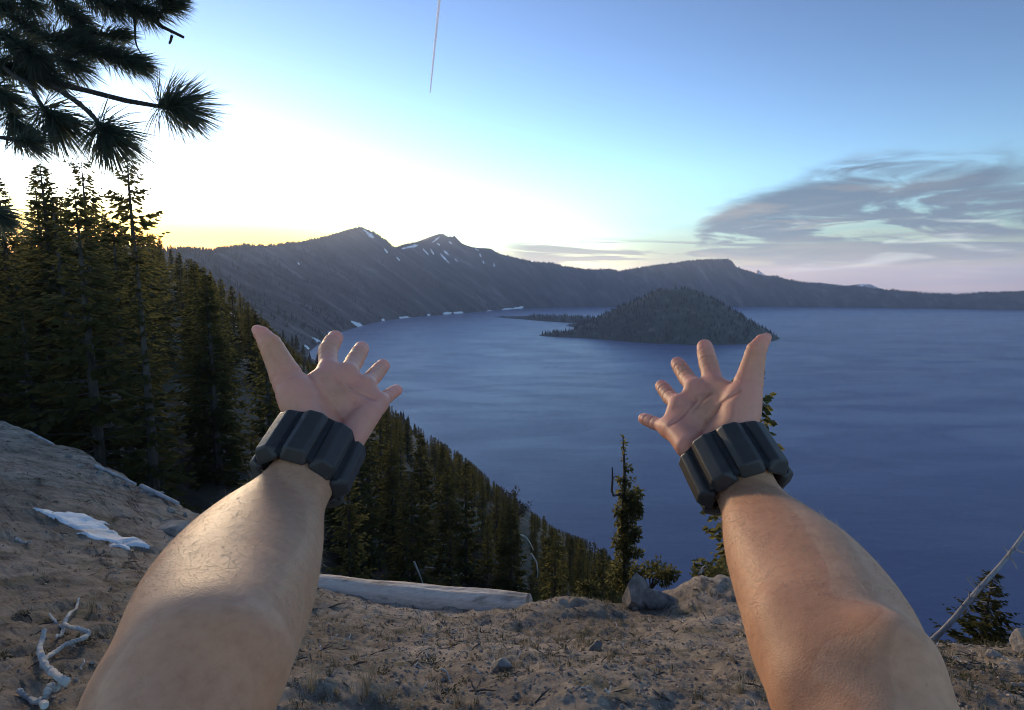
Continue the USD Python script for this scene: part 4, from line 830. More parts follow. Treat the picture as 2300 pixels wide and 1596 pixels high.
# ------------------------------------------------------------------ snow on the near slope
import shapely
out_px = [(180, 230), (300, 245), (420, 258), (560, 290), (600, 318), (690, 345), (780, 385), (900, 430), (960, 462), (1012, 490), (985, 512), (900, 497), (820, 503), (740, 484), (700, 470), (640, 452), (560, 440), (500, 420), (450, 390), (420, 372), (500, 388), (430, 352), (340, 322), (240, 282)]
ou = np.array(out_px, float) * [0.3461, 0.3461] + [0, 1061.5]
pg = hit(ou[:, 0], ou[:, 1]); poly = shapely.Polygon(pg[:, :2]).buffer(0)
mnx, mny, mxx, mxy = poly.bounds
nx_, ny_ = int((mxx - mnx) / 0.035) + 8, int((mxy - mny) / 0.035) + 8
X, Y = np.meshgrid(mnx - 0.12 + 0.035 * np.arange(nx_), mny - 0.12 + 0.035 * np.arange(ny_))
pts_ = shapely.points(X.ravel(), Y.ravel()); sd_ = np.where(shapely.contains(poly, pts_), 1, -1) * shapely.distance(poly.exterior, pts_)
ax_s = pg[16, :2] - pg[0, :2] if False else pg[9, :2] - pg[0, :2]; ax_s = ax_s / np.linalg.norm(ax_s)
al_, ac_ = X.ravel() * ax_s[0] + Y.ravel() * ax_s[1], -X.ravel() * ax_s[1] + Y.ravel() * ax_s[0]
sd_ = sd_ + 0.30 * fb(al_ * 0.9, ac_ * 4.5, 1.0, 4, 61) + 0.16 * fb(al_ * 3.0, ac_ * 13.0, 1.0, 3, 62)
sz_ = ground_height(X.ravel(), Y.ravel()) - 0.03 + 0.052 * smoothstep(sd_, -0.04, 0.05) + 0.008 * fb(X.ravel(), Y.ravel(), 6.0, 3, 63)
fs_ = grid_faces(ny_, nx_); fs_ = fs_[(sd_[fs_] > -0.045).any(1)]
single('snow_patch', trimesh.Trimesh(np.stack([X.ravel(), Y.ravel(), sz_], 1), np.vstack([fs_[:, [0, 1, 2]], fs_[:, [0, 2, 3]]])), snow_m, 'long ragged white snow patch melting on the brown slope', 'snow patch', True)

# ------------------------------------------------------------------ snow left on the far rim, small with distance
fp = far_v[:len(prof)]; rel_ = fp - EYE; dep = rel_ @ FWD
fuv = np.stack([CU + F_PX * (rel_ @ RIGHT) / dep, CV - F_PX * (rel_ @ UP) / dep], -1).reshape(-1, 2); fxyz = fp.reshape(-1, 3)
vis = (fuv[:, 0] > 500) & (fuv[:, 0] < 1300); tree_uv = cKDTree(fuv[vis]); fx_ = fxyz[vis]
def on_rim(uv):
    d_, i_ = tree_uv.query(uv, k=4); w_ = 1 / (d_ + 0.3); return (fx_[i_] * (w_ / w_.sum(1, keepdims=True))[..., None]).sum(1)
peak_snow = [(831, 529, 22, 9, 38), (820, 520, 10, 4, 30), (867, 565, 15, 4, 58), (894, 583, 13, 4, 50), (925, 555, 30, 6, -12), (908, 559, 12, 5, -10), (956, 567, 20, 4, 48), (971, 567, 16, 3.5, 58), (979, 540, 22, 5, -38), (985, 550, 10, 4, 35), (998, 581, 30, 4.5, 48), (1002, 569, 16, 4.5, 42), (1025, 586, 9, 3, 45), (1071, 562, 10, 3, 30), (1079, 575, 10, 4, 70), (1086, 591, 9, 3, 80), (1110, 597, 8, 3, 70), (671, 594, 9, 3, 60), (1012, 547, 9, 3, 40)]
shore_snow = [(802, 730, 30, 8, 24), (860, 720, 9, 4, 10), (911, 715, 30, 5, 0), (963, 709, 8, 3.5, 0), (1005, 705, 22, 6, -5), (1030, 704, 24, 5, 0), (1100, 700, 14, 4, -5), (1140, 696, 26, 5, -4), (1164, 693, 26, 6, -10), (711, 766, 22, 6, 30), (690, 783, 12, 5, 40), (742, 752, 12, 4, 30)]
for nm, lst, lab, grp in (('snow_patch', peak_snow, 'streak of old snow high on the crater rim', 'snow streaks high on the crater rim'), ('snow_bank', shore_snow, 'white snow bank on the far shore', 'snow banks along the far shore')):
    for j, (u, v, L_, w_, an) in enumerate(sorted(lst)):
        lab_ = lab + f', {ORD[j]} along counted away from the sun'
        rng = np.random.default_rng(int(u * 7 + v)); na, nb = 13, 4
        s_ = np.linspace(-1, 1, na); prof_w = (1 - s_ ** 2) ** 0.5 * rng.uniform(0.55, 1.25, na)
        ca, sa = math.cos(math.radians(an)), math.sin(math.radians(an)); P2, bulge_ = [], []
        for q in np.linspace(-1, 1, nb):
            x = s_ * L_ / 2; y = q * prof_w * w_ / 2 + rng.normal(0, 0.3, na); P2.append(np.stack([u + x * ca - y * sa, v + x * sa + y * ca], -1)); bulge_.append(np.full(na, 1 - q * q))
        P2 = np.array(P2).reshape(-1, 2); p3 = on_rim(P2); to = EYE - p3; to /= np.linalg.norm(to, axis=1, keepdims=True)
        p3 = p3 + to * 9.0 + np.array([0, 0, 1.0]) * (4.0 + 3.0 * np.concatenate(bulge_))[:, None]
        single(nm, (p3, grid_faces(nb, na)), snow_m, lab_, 'snow patch' if nm == 'snow_patch' else 'snow bank', True, grp)

# ------------------------------------------------------------------ dead wood on the ground
def stick_px(paths, r0, lift=0.03, seed=0, hmax=60):
    rng = np.random.default_rng(seed); out_ = []
    for pth, ra, rb in paths:
        q = np.array(pth, float); tq = np.linspace(0, 1, 4 * len(q)); qq = np.stack([np.interp(tq, np.linspace(0, 1, len(q)), q[:, c]) for c in range(2)], 1)
        p3 = hit(qq[:, 0], qq[:, 1], hmax); p3[:, 2] += lift + 0.012 * rng.normal(0, 1) + 0.02 * np.sin(tq * 5 + rng.uniform(0, 6))
        for c in range(3): p3[1:-1, c] = (p3[:-2, c] + p3[1:-1, c] * 2 + p3[2:, c]) / 4
        k2 = len(p3) * 4; tt2 = np.linspace(0, 1, k2); p4 = np.stack([np.interp(tt2, np.linspace(0, 1, len(p3)), p3[:, c]) for c in range(3)], 1) + rng.normal(0, r0 * 0.10, (k2, 3))
        out_.append(lathe_tube(p4, np.linspace(ra, rb, k2) * r0 * (1 + 0.16 * rng.normal(0, 1, k2)).clip(0.6, 1.5), 8))
    return out_
c7 = lambda *pp: [(x * 0.3461, 1061.5 + y * 0.3461) for x, y in pp]
br = thing('dead_branch', 'forked bleached branch lying in the grass beside the bare forearm', 'branch')
w_ = stick_px([(c7((445, 1500), (350, 1410), (300, 1330), (270, 1240), (262, 1180), (298, 1118)), 1.3, 0.9), (c7((285, 1262), (390, 1185), (480, 1145), (570, 1135), (585, 1122), (540, 1105), (450, 1075), (420, 1040)), 1.0, 0.9), (c7((420, 1040), (460, 970), (495, 920), (512, 840)), 0.9, 0.6), (c7((325, 962), (375, 990), (420, 1040)), 0.5, 0.9), (c7((420, 1040), (380, 1090), (372, 1135)), 0.8, 0.4), (c7((430, 1000), (415, 985)), 0.7, 0.3)], 0.0105, 0.03, 3)
part(br, 'stem', w_[0], dead_m, 40)
for q in w_[1:]: part(br, 'fork', q, dead_m, 40)
br = thing('dead_branch', 'short bleached branch lying lowest in the grass below the forked one', 'branch')
w_ = stick_px([(c7((125, 1452), (200, 1490), (270, 1530), (300, 1600)), 0.8, 1.0), (c7((375, 1478), (330, 1520), (285, 1560)), 1.1, 1.0)], 0.0105, 0.03, 4)
for q, n_ in zip(w_, ('stem', 'fork')): part(br, n_, q, dead_m, 40)
for i, (pp, r_, lab) in enumerate(((c7((610, 838), (652, 896)), 0.006, 'short pale stick near the upper tip of the forked branch'), (c7((150, 925), (212, 968)), 0.005, 'thin dark stick above the forked branch'), (c7((100, 455), (160, 468), (205, 476)), 0.016, 'white stick lying below the snow patch'), ([(985, 1515), (1005, 1528), (1020, 1540)], 0.005, 'small white stick in the dirt near the buried rock'), ([(1360, 1608 - 30), (1372, 1560)], 0.004, 'thin pale stick at the foot of the meadow'), ([(700, 1372), (740, 1368), (775, 1362)], 0.010, 'dark thin stick in front of the thick log'), ([(1632, 1480), (1650, 1492), (1668, 1498)], 0.008, 'dark twig in the dirt beside the raised forearm'))):
    single('stick', stick_px([(pp, 1.0, 0.6)], r_, 0.012, 40 + i)[0], bark_m if 'dark' in lab else dead_m, lab, 'stick', 40)
for i, (a, b, r_, lab) in enumerate((((215, 1052), (305, 1096), 0.035, 'slim bleached log at the top of the line of stones along the brow'), ((318, 1102), (400, 1138), 0.045, 'weathered log lying end on below the slim bleached one'), ((70, 980), (120, 1005), 0.03, 'short grey log highest on the grassy slope'))):
    p3 = hit(np.linspace(a[0], b[0], 8), np.linspace(a[1], b[1], 8)); p3[:, 2] = np.linspace(p3[0, 2], p3[-1, 2], 8) + 0.05; p3[:, 0] = np.linspace(p3[0, 0], p3[-1, 0], 8); p3[:, 1] = np.linspace(p3[0, 1], p3[-1, 1], 8)
    single('small_log', lathe_tube(p3, np.linspace(r_, r_ * 0.7, 8), 10), dead_m, lab, 'log', 40)

# ------------------------------------------------------------------ the leaning dead trunk
A, B = PH(2035, 1500, 5.3), PH(2375, 1105, 6.6); tt_ = np.linspace(0, 1, 24); pth = A + (B - A) * tt_[:, None]; pth[:, 2] += -0.07 * np.sin(np.pi * tt_) + 0.01 * np.sin(tt_ * 17)
sn = thing('dead_tree', 'bare grey dead trunk with short stubs leaning out over the dark water', 'dead tree')
snag_m = noise_mat('grey_snag', 9.0, [(0.25, (0.13, 0.125, 0.125)), (0.5, (0.23, 0.22, 0.22)), (0.75, (0.33, 0.32, 0.31))], 0.9, 0.5, 40.0, stretch=(1, 1, 0.4))
part(sn, 'trunk', lathe_tube(pth, np.linspace(0.024, 0.011, 24), 12), snag_m, 40)
rng = np.random.default_rng(12); dd = (B - A) / np.linalg.norm(B - A)
for i in range(26):
    f_ = rng.uniform(0.36, 1.0); p = A + (B - A) * f_; p[2] += -0.07 * math.sin(math.pi * f_); o = rng.normal(0, 1, 3); o -= dd * (o @ dd); o /= np.linalg.norm(o); o = o + dd * rng.uniform(-0.2, 0.6); L_ = rng.uniform(0.04, 0.13)
    part(sn, 'stub', lathe_tube(np.array([p, p + o * L_ * 0.6 + [0, 0, -0.01], p + o * L_ + [0, 0, -0.03 if o[2] < 0 else 0.01]]), [0.006, 0.005, 0.003], 5), snag_m, 40)

# ------------------------------------------------------------------ single trees
def tree_to(kind_name, u, vtop, hd, width, label, rot=0, name='conifer', zb=None, **kw):
    top = PH(u, vtop, hd); zg = float(ground_height(top[0], top[1])[0]) if zb is None else zb
    h = top[2] - zg + 0.2
    return place(kind_name, name, (top[0], top[1], zg - 0.2), (h / 10 * width, h / 10 * width, h / 10), rot, label, 'conifer tree', **kw)
w_, c_ = conifer(501, spread=0.22, bare=0.12, gaps=0.36, whorl=0.34, sprigs=9, droop=0.15, taper=0.5); kind('kind_sparse_conifer', [('trunk', w_, bark_m), ('crown', c_, fir_leaf)])
tree_to('kind_sparse_conifer', 283, 350, 46, 1.0, 'tall sparse conifer with the setting sun glowing through its branches', 40)
tree_to('kind_sparse_conifer', 182, 360, 52, 0.9, 'ragged conifer whose top rises just past the sparse sunlit one', 200)
tree_to('kind_conifer_b', 92, 366, 40, 1.1, 'broad dark conifer standing under the long pine needles', 80)
tree_to('kind_conifer_c', 1697, 800, 11.5, 0.62, 'dark conifer half hidden behind the hand in front of open water', 30)
w_, c_ = conifer(777, h=10, spread=0.30, bare=0.0, whorl=0.42, sprigs=18, gaps=0.02, droop=0.1); kind('kind_bushy_conifer', [('trunk', w_, bark_m), ('crown', c_, fir_leaf)])
tree_to('kind_bushy_conifer', 2212, 1280, 7.0, 1.25, 'small bushy conifer beyond the brow under the leaning dead trunk', 10, zb=float(PH(2190, 1560, 7.0)[2]), tilt=(0, 4))
for u, v, hd, wd, kd, lab in ((1156, 1100, 72, 0.8, 'a', 'pointed conifer standing highest over the middle of the log'), (1028, 1012, 130, 0.9, 'c', 'broad conifer standing at the outer end of the distant slope'), (1222, 1158, 58, 0.8, 'b', 'two tone conifer above the right end of the log'), (1304, 1208, 46, 0.9, 'a', 'conifer next to the ragged spire tree, the taller of the close pair'), (1336, 1214, 42, 0.8, 'd', 'conifer next to the ragged spire tree, the slimmer of the close pair'), (952, 1050, 60, 0.75, 'e', 'yellowish conifer standing alone on the open part of the slope'), (845, 1120, 48, 0.8, 'c', 'yellowish conifer beside the dark wrist weight on the slope')):
    tree_to(f'kind_conifer_{kd}', u, v, hd, wd, lab, u * 3)

# ------------------------------------------------------------------ the ragged spire tree
def clump(c, r, n, rng, size):
    V, Fc = [], []
    for i in range(n):
        o = rng.normal(0, 1, 3); o /= np.linalg.norm(o); p = c + o * np.asarray(r) * rng.uniform(0.1, 1.0) ** 0.6
        d_ = o * 0.6 + rng.normal(0, 0.5, 3) + np.array([0, 0, -0.25]); d_ /= np.linalg.norm(d_); w_ = np.cross(d_, rng.normal(0, 1, 3)); w_ /= np.linalg.norm(w_)
        L_ = size * rng.uniform(0.6, 1.4); k_ = len(V)
        V += [p, p + d_ * L_ * 0.5 + w_ * L_ * 0.22, p + d_ * L_, p + d_ * L_ * 0.5 - w_ * L_ * 0.22]; Fc += [(k_, k_ + 1, k_ + 2), (k_, k_ + 2, k_ + 3)]
    return np.array(V), np.array(Fc)
HS = 15.0; sc = HS * 1.12 / F_PX; rng = np.random.default_rng(31)
sp = thing('spire_tree', 'thin ragged spire of a conifer with a bare top standing alone before the lake', 'conifer tree')
base_ = PH(1406, 1330, HS); base_[2] = float(ground_height(base_[0], base_[1])[0]) - 0.2
tr = np.vstack([base_[None], [PH(u, v, HS) for u, v in ((1407, 1335), (1405, 1260), (1402, 1180), (1400, 1110), (1403, 1060), (1401, 1015), (1399, 979))]])
part(sp, 'trunk', lathe_tube(tr, [0.12, 0.105, 0.085, 0.065, 0.05, 0.038, 0.025, 0.012], 8), bark_m, 40)
cl = []
for u, v, ru, rv, n in ((1400, 1000, 1.2, 22, 26), (1402, 1042, 2.5, 20, 16), (1412, 1052, 7, 5, 40), (1403, 1085, 5, 16, 46), (1416, 1080, 8, 7, 36), (1393, 1078, 6, 5, 26), (1402, 1110, 11, 13, 110), (1430, 1110, 11, 11, 100), (1420, 1122, 14, 12, 110), (1424, 1142, 17, 16, 210), (1404, 1140, 15, 22, 240), (1433, 1140, 9, 8, 60), (1415, 1162, 14, 10, 130), (1401, 1175, 13, 18, 190), (1414, 1195, 18, 16, 240), (1408, 1212, 18, 14, 220), (1428, 1200, 10, 10, 90), (1388, 1150, 7, 8, 50), (1385, 1215, 8, 20, 90), (1402, 1240, 15, 20, 220), (1424, 1241, 14, 6, 90), (1435, 1243, 8, 4, 40), (1402, 1275, 22, 22, 260), (1390, 1300, 24, 24, 240), (1412, 1310, 24, 22, 240)):
    cl.append(clump(PH(u, v, HS), (ru * sc * 1.15, ru * sc, rv * sc * 1.05), int(n * 1.2), rng, 0.12))
part(sp, 'crown', join(cl), fir_leaf)
part(sp, 'bare_branch', lathe_tube(np.array([PH(u, v, HS - dq) for u, v, dq in ((1402, 1114, 0), (1390, 1112, 0.1), (1378, 1114, 0.2), (1374, 1102, 0.22), (1376, 1075, 0.2), (1375, 1050, 0.2))]), [0.03, 0.03, 0.032, 0.03, 0.026, 0.014], 6), bark_m, 40)
part(sp, 'bare_branch', lathe_tube(np.array([PH(u, v, HS - dq) for u, v, dq in ((1377, 1075, 0.2), (1384, 1070, 0.2), (1391, 1078, 0.2))]), [0.014, 0.012, 0.006], 5), bark_m, 40)

# ------------------------------------------------------------------ shrubs and snags of the slope
shrub_leaf = leaf_mat('grey_shrub_leaves', (0.06, 0.06, 0.048), (0.11, 0.105, 0.09), 0.2, (0.15, 0.14, 0.125))
def shrub(seed, n=420):
    rng = np.random.default_rng(seed); st = []; cl_ = []
    for i in range(11):
        a = rng.uniform(0, 6.28); e = np.array([math.cos(a) * rng.uniform(0.25, 0.75), math.sin(a) * rng.uniform(0.25, 0.75), rng.uniform(0.4, 0.95)])
        st.append(lathe_tube(np.array([[0, 0, -0.05], e * [0.4, 0.4, 0.55], e]), [0.03, 0.02, 0.008], 4)); cl_.append(clump(e, (0.26, 0.26, 0.22), n // 11, rng, 0.16))
    return join(st), join(cl_)
for i in range(2):
    w_, c_ = shrub(300 + i); kind(f'kind_shrub_{"ab"[i]}', [('stem', w_, bark_m), ('foliage', c_, shrub_leaf)])
w_, c_ = shrub(310, 900); kind('kind_dark_shrub', [('stem', w_, bark_m), ('foliage', c_, fir_leaf)])
def shrub_at(kd, u, v, hd, wpx, label, group=None, zb=None):
    p = PH(u, v, hd); z = float(ground_height(p[0], p[1])[0]) if zb is None else zb; s_ = wpx / 2 / F_PX * hd * 1.15 / 0.75
    place(kd, 'shrub', (p[0], p[1], z), s_, u * 7 % 360, label, 'shrub', group)
shrub_at('kind_dark_shrub', 1612, 1320, 7.2, 110, 'dark dense shrub behind the dirt mound beside the raised forearm', zb=float(PH(1612, 1345, 7.2)[2]))
shrub_at('kind_dark_shrub', 1462, 1300, 8.2, 80, 'low dark shrub behind the blocky boulder', zb=float(PH(1462, 1325, 8.2)[2]))
shrub_at('kind_dark_shrub', 1330, 1345, 7.2, 60, 'low dark shrub at the foot of the conifers by the small mound', zb=float(PH(1330, 1362, 7.2)[2]))
srng = np.random.default_rng(91)
for i in range(46):
    az = srng.uniform(-18, 2); r = 16 + 110 * srng.random() ** 1.3; x, y = r * math.sin(math.radians(az)), r * math.cos(math.radians(az)); z = float(ground_height(x, y)[0])
    if EYE[2] + r * np.interp(az, sl_az, sl_t) - z < 1.0: continue
    place(f'kind_shrub_{"ab"[i % 2]}', 'slope_shrub', (x, y, z - 0.1), srng.uniform(0.7, 1.7) * (1 + r / 90), srng.uniform(0, 360), 'grey leafless looking shrub among the conifers of the lakeward slope', 'shrub', 'grey shrubs on the lakeward slope')
for i, (pp, hd, r_, lab) in enumerate((([(1168, 1200), (1182, 1208), (1192, 1222), (1198, 1236)], 34, 0.06, 'curved white dead stem above the right end of the log'), ([(1193, 1244), (1205, 1262), (1208, 1285), (1206, 1300)], 30, 0.06, 'white dead stem hanging below the curved one'), ([(925, 1250), (940, 1268), (955, 1275), (975, 1276)], 20, 0.035, 'pale crooked dead stem just above the middle of the log'), ([(930, 1262), (942, 1290), (950, 1312)], 18, 0.04, 'pale dead stem standing right behind the log'), ([(870, 1160), (905, 1165), (932, 1158)], 48, 0.06, 'grey fallen stem lying across the open part of the slope'), ([(1575, 1290), (1577, 1276), (1585, 1270), (1592, 1280)], 7.0, 0.010, 'small whitish twig sticking out of the shrub behind the mound'))):
    pts3 = np.array([PH(u, v, hd) for u, v in pp]); tq = np.linspace(0, 1, 12); p3 = np.stack([np.interp(tq, np.linspace(0, 1, len(pp)), pts3[:, c]) for c in range(3)], 1)
    single('dead_sapling', lathe_tube(p3, np.linspace(r_, r_ * 0.4, 12), 6), dead_m, lab, 'dead tree', 40)

# ------------------------------------------------------------------ the long needled pine overhead
pine = thing('pine_tree', 'long needled pine reaching in from above with tufted dark boughs', 'pine tree')
PDp = lambda u, v, d: PD(u, v, d)
trunk_xy = np.array([-3.0, 1.7]); tz0 = float(ground_height(*trunk_xy)[0])
tp = np.array([[trunk_xy[0], trunk_xy[1], tz0 - 0.2], [trunk_xy[0] + 0.05, trunk_xy[1], tz0 + 2], [trunk_xy[0], trunk_xy[1] + 0.05, tz0 + 4.5], [trunk_xy[0] - 0.05, trunk_xy[1], tz0 + 7]])
part(pine, 'trunk', lathe_tube(tp, [0.20, 0.17, 0.14, 0.09], 14), bark_m, 40)
rng = np.random.default_rng(14)
def bough(pts, r0, r1, n=16):
    q = np.array([PD(*p) for p in pts]); t0_ = np.concatenate([[0], np.cumsum(np.linalg.norm(np.diff(q, axis=0), axis=1))])
    qq = PchipInterpolator(t0_, q)(np.linspace(0, t0_[-1], n)); rr = np.linspace(r0, r1, n) * (1 + 0.12 * np.sin(np.arange(n) * 2.3)); return qq, lathe_tube(qq, rr, 7)
def tuft(base, tip, n, L, spread=0.9, droop=0.10, wid=0.0019):
    n = int(n * 1.25); L = L * 1.08
    d = tip - base; Lt = np.linalg.norm(d); d = d / Lt; V, Fc = [], []
    a = np.cross(d, [0, 0, 1.0]); a /= np.linalg.norm(a) + 1e-9; b = np.cross(d, a)
    for i in range(n):
        f_ = rng.uniform(0, 1) ** 0.8; p = base + d * Lt * f_; ph = rng.uniform(0, 6.283)
        th = spread * rng.uniform(0.35, 1.0) * (1.15 - 0.55 * f_)
        o = d * math.cos(th) + (a * math.cos(ph) + b * math.sin(ph)) * math.sin(th); ln = L * rng.uniform(0.65, 1.1)
        w_ = np.cross(o, p - EYE); w_ = w_ / (np.linalg.norm(w_) + 1e-9) + rng.normal(0, 0.35, 3); w_ *= wid / 2
        m_ = p + o * ln * 0.55; e = p + o * ln + np.array([0, 0, -droop * ln * rng.uniform(0.2, 1.2)]); k_ = len(V)
        V += [p - w_ * 0.7, p + w_ * 0.7, m_ + w_, m_ - w_, e]; Fc += [(k_, k_ + 1, k_ + 2), (k_, k_ + 2, k_ + 3), (k_ + 3, k_ + 2, k_ + 4)]
    return np.array(V), np.array(Fc)
D0 = 1.75
boughs = [([(-900, 60, 1.9), (-300, 90, 1.85), (0, 142, 1.8), (90, 178, 1.78), (180, 200, 1.76), (280, 226, 1.75), (378, 243, 1.74)], 0.030, 0.0055),
          ([(88, 178, 1.78), (150, 214, 1.72), (205, 258, 1.68), (238, 300, 1.66)], 0.010, 0.006),
          ([(-700, -120, 2.1), (-200, -60, 2.05), (0, 8, 2.0), (60, 72, 1.98), (140, 96, 1.96), (215, 112, 1.95), (300, 140, 1.94)], 0.026, 0.005),
          ([(-500, -250, 2.2), (60, -90, 2.1), (130, 0, 2.05), (178, 50, 2.02), (230, 88, 2.0), (262, 82, 2.0)], 0.020, 0.005),
          ([(-300, -320, 2.0), (120, -120, 1.95), (225, 0, 1.9), (300, 20, 1.88), (352, 48, 1.87), (384, 82, 1.86), (412, 84, 1.86)], 0.018, 0.0045),
          ([(386, 80, 1.86), (384, 90, 1.86), (380, 99, 1.86)], 0.0045, 0.0035),
          ([(300, 20, 1.88), (303, 60, 1.88), (306, 100, 1.87), (318, 122, 1.87)], 0.004, 0.002),
          ([(352, 48, 1.87), (372, 20, 1.86), (385, 10, 1.86)], 0.005, 0.004),
          ([(0, 142, 1.8), (30, 170, 1.7), (72, 200, 1.62), (95, 240, 1.6), (118, 262, 1.58)], 0.008, 0.005),
          ([(-200, 130, 1.7), (-40, 190, 1.6), (5, 215, 1.56), (36, 275, 1.55)], 0.012, 0.004),
          ([(-300, 250, 1.5), (-60, 300, 1.45), (20, 312, 1.45), (60, 318, 1.45)], 0.010, 0.005),
          ([(-300, 400, 1.3), (-60, 455, 1.25), (-8, 478, 1.25)], 0.010, 0.005),
          ([(-300, 30, 1.9), (-40, 60, 1.8), (30, 96, 1.76), (70, 130, 1.74)], 0.014, 0.005)]
bo = [bough(*b) for b in boughs]
bough_m = noise_mat('pine_bough_bark', 40.0, [(0.3, (0.018, 0.014, 0.012)), (0.7, (0.045, 0.036, 0.030))], 0.95, 0.6, 120.0)
for i, (q, me) in enumerate(bo): part(pine, 'bough', me, bough_m, 40)
tufts = [((352, 237), (400, 243), 1.74, 430, 0.155, 1.15), ((215, 272), (244, 306), 1.66, 420, 0.15, 1.15), ((95, 236), (122, 268), 1.58, 340, 0.14, 1.1), ((20, 250), (40, 285), 1.55, 220, 0.11, 0.9), ((30, 314), (66, 320), 1.45, 160, 0.09, 0.9), ((-30, 468), (-4, 484), 1.25, 160, 0.09, 0.7),
         ((230, 116), (305, 142), 1.94, 520, 0.105, 0.9), ((160, 100), (235, 118), 1.95, 420, 0.10, 0.95), ((90, 80), (165, 100), 1.96, 420, 0.11, 1.0), ((20, 30), (80, 78), 1.98, 380, 0.11, 1.1), ((215, 84), (268, 80), 2.0, 260, 0.085, 0.8), ((150, 20), (190, 60), 2.02, 330, 0.11, 1.0), ((100, -40), (150, 20), 2.05, 330, 0.11, 1.1), ((225, 0), (252, 14), 1.9, 240, 0.10, 1.0), ((300, 10), (335, 30), 1.88, 220, 0.10, 0.9), ((362, 26), (388, 8), 1.86, 340, 0.085, 0.95), ((330, -20), (360, -6), 1.86, 200, 0.10, 1.0),
         ((0, 142), (60, 168), 1.8, 330, 0.11, 1.0), ((-60, 120), (0, 145), 1.8, 260, 0.11, 1.0), ((40, 96), (80, 132), 1.74, 300, 0.11, 1.05), ((-20, 60), (34, 98), 1.76, 300, 0.11, 1.0), ((-40, -10), (10, 14), 2.0, 300, 0.11, 1.1), ((40, -30), (70, 10), 2.0, 260, 0.11, 1.1), ((-30, 190), (8, 218), 1.56, 240, 0.11, 0.9), ((110, 120), (170, 150), 1.9, 300, 0.11, 1.0), ((70, 150), (120, 175), 1.8, 200, 0.10, 0.9), ((150, 60), (200, 110), 1.98, 260, 0.10, 1.0), ((180, -30), (215, 0), 1.95, 220, 0.10, 1.0), ((270, -10), (300, 14), 1.9, 220, 0.10, 1.0)]
for (a, b, d_, n, L_, s_) in tufts: part(pine, 'needle_tuft', tuft(PD(a[0], a[1], d_), PD(b[0], b[1], d_ - 0.02), n, L_, s_), pine_leaf)

# ------------------------------------------------------------------ dry grass, gravel and litter: more than one could count
def scatter(name, protos, mat_list, n, seed, umin, umax, smin_, smax_, keep=None, far_bias=1.0, tilt=0.0, sink=0.0):
    rng = np.random.default_rng(seed); az = np.radians(rng.uniform(-46, 46, n)); re = r_edge(np.degrees(az)); r = 1.6 + (re - 1.7) * rng.random(n) ** far_bias
    x, y = r * np.sin(az), r * np.cos(az)
    if keep is not None: k_ = keep(x, y, rng); x, y, r = x[k_], y[k_], r[k_]
    z = ground_height(x, y) - sink; n = len(x)
    pi = UsdGeom.PointInstancer.Define(stage, f'/World/{name}'); tg = []
    for q, (pn, me) in enumerate(protos): tg.append(Sdf.Path(part(f'/World/{name}', pn, me, mat_list[q % len(mat_list)])))
    pi.CreatePrototypesRel().SetTargets(tg); pi.CreateProtoIndicesAttr(Vt.IntArray.FromNumpy(rng.integers(0, len(tg), n).astype(np.int32)))
    pi.CreatePositionsAttr(Vt.Vec3fArray.FromNumpy(np.stack([x, y, z], 1).astype(np.float32)))
    a = rng.uniform(0, np.pi, n); tx, ty = rng.normal(0, tilt, n), rng.normal(0, tilt, n)
    pi.CreateOrientationsAttr(Vt.QuathArray([Gf.Quath(float(math.cos(q)), float(u_), float(v_), float(math.sin(q))).GetNormalized() for q, u_, v_ in zip(a, tx, ty)]))
    s_ = rng.uniform(smin_, smax_, n) ** 1.0; pi.CreateScalesAttr(Vt.Vec3fArray.FromNumpy(np.repeat(s_[:, None], 3, 1).astype(np.float32)))
    keys(pi.GetPrim(), kind='stuff')
def blades(seed, n=12, h=0.06, spread=0.6, wid=0.003):
    rng = np.random.default_rng(seed); V, Fc = [], []
    for i in range(n):
        a = rng.uniform(0, 6.28); d_ = np.array([math.cos(a), math.sin(a), 0]); le = h * rng.uniform(0.5, 1.2); s_ = rng.uniform(0.1, spread); p = rng.normal(0, 0.012, 3) * [1, 1, 0]
        w_ = np.array([-d_[1], d_[0], 0]) * wid / 2; m_ = p + d_ * le * s_ * 0.4 + [0, 0, le * 0.6]; e = p + d_ * le * s_ * 1.1 + [0, 0, le * (0.95 - 0.5 * s_)]; k_ = len(V)
        V += [p - w_ + [0, 0, -0.01], p + w_ + [0, 0, -0.01], m_ + w_ * 0.8, m_ - w_ * 0.8, e]; Fc += [(k_, k_ + 1, k_ + 2), (k_, k_ + 2, k_ + 3), (k_ + 3, k_ + 2, k_ + 4)]
    return np.array(V), np.array(Fc)
straw_m = leaf_mat('dry_straw', (0.20, 0.16, 0.10), (0.32, 0.26, 0.17), 0.2, (0.42, 0.36, 0.25)); olive_m = leaf_mat('olive_leaves', (0.07, 0.07, 0.045), (0.11, 0.105, 0.065), 0.2, (0.15, 0.13, 0.085))
patch = lambda lo_, hi_, s_, sd: (lambda x, y, rng: rng.random(len(x)) < smoothstep(fb(x, y, s_, 3, sd), lo_, hi_))
scatter('dry_grass', [('tuft', blades(400, 14, 0.05, 0.9)), ('tuft', blades(401, 10, 0.07, 0.8)), ('tuft', blades(402, 16, 0.04, 1.1))], [straw_m, straw_m, olive_m], 4200, 41, 0, 0, 0.4, 1.0, patch(-0.10, 0.25, 0.9, 44))
scatter('gravel', [('stone', rock(420 + q, (0.5, 0.42, 0.34), 9, 1)) for q in range(4)], [gravel_m, gravel_m, pale_stone_m], 9000, 43, 0, 0, 0.005, 0.028, None, 1.0, 0.2)
def cushion(seed):
    rng = np.random.default_rng(seed); return clump(np.array([0, 0, 0.0]), (0.10, 0.10, 0.032), 110, rng, 0.030)
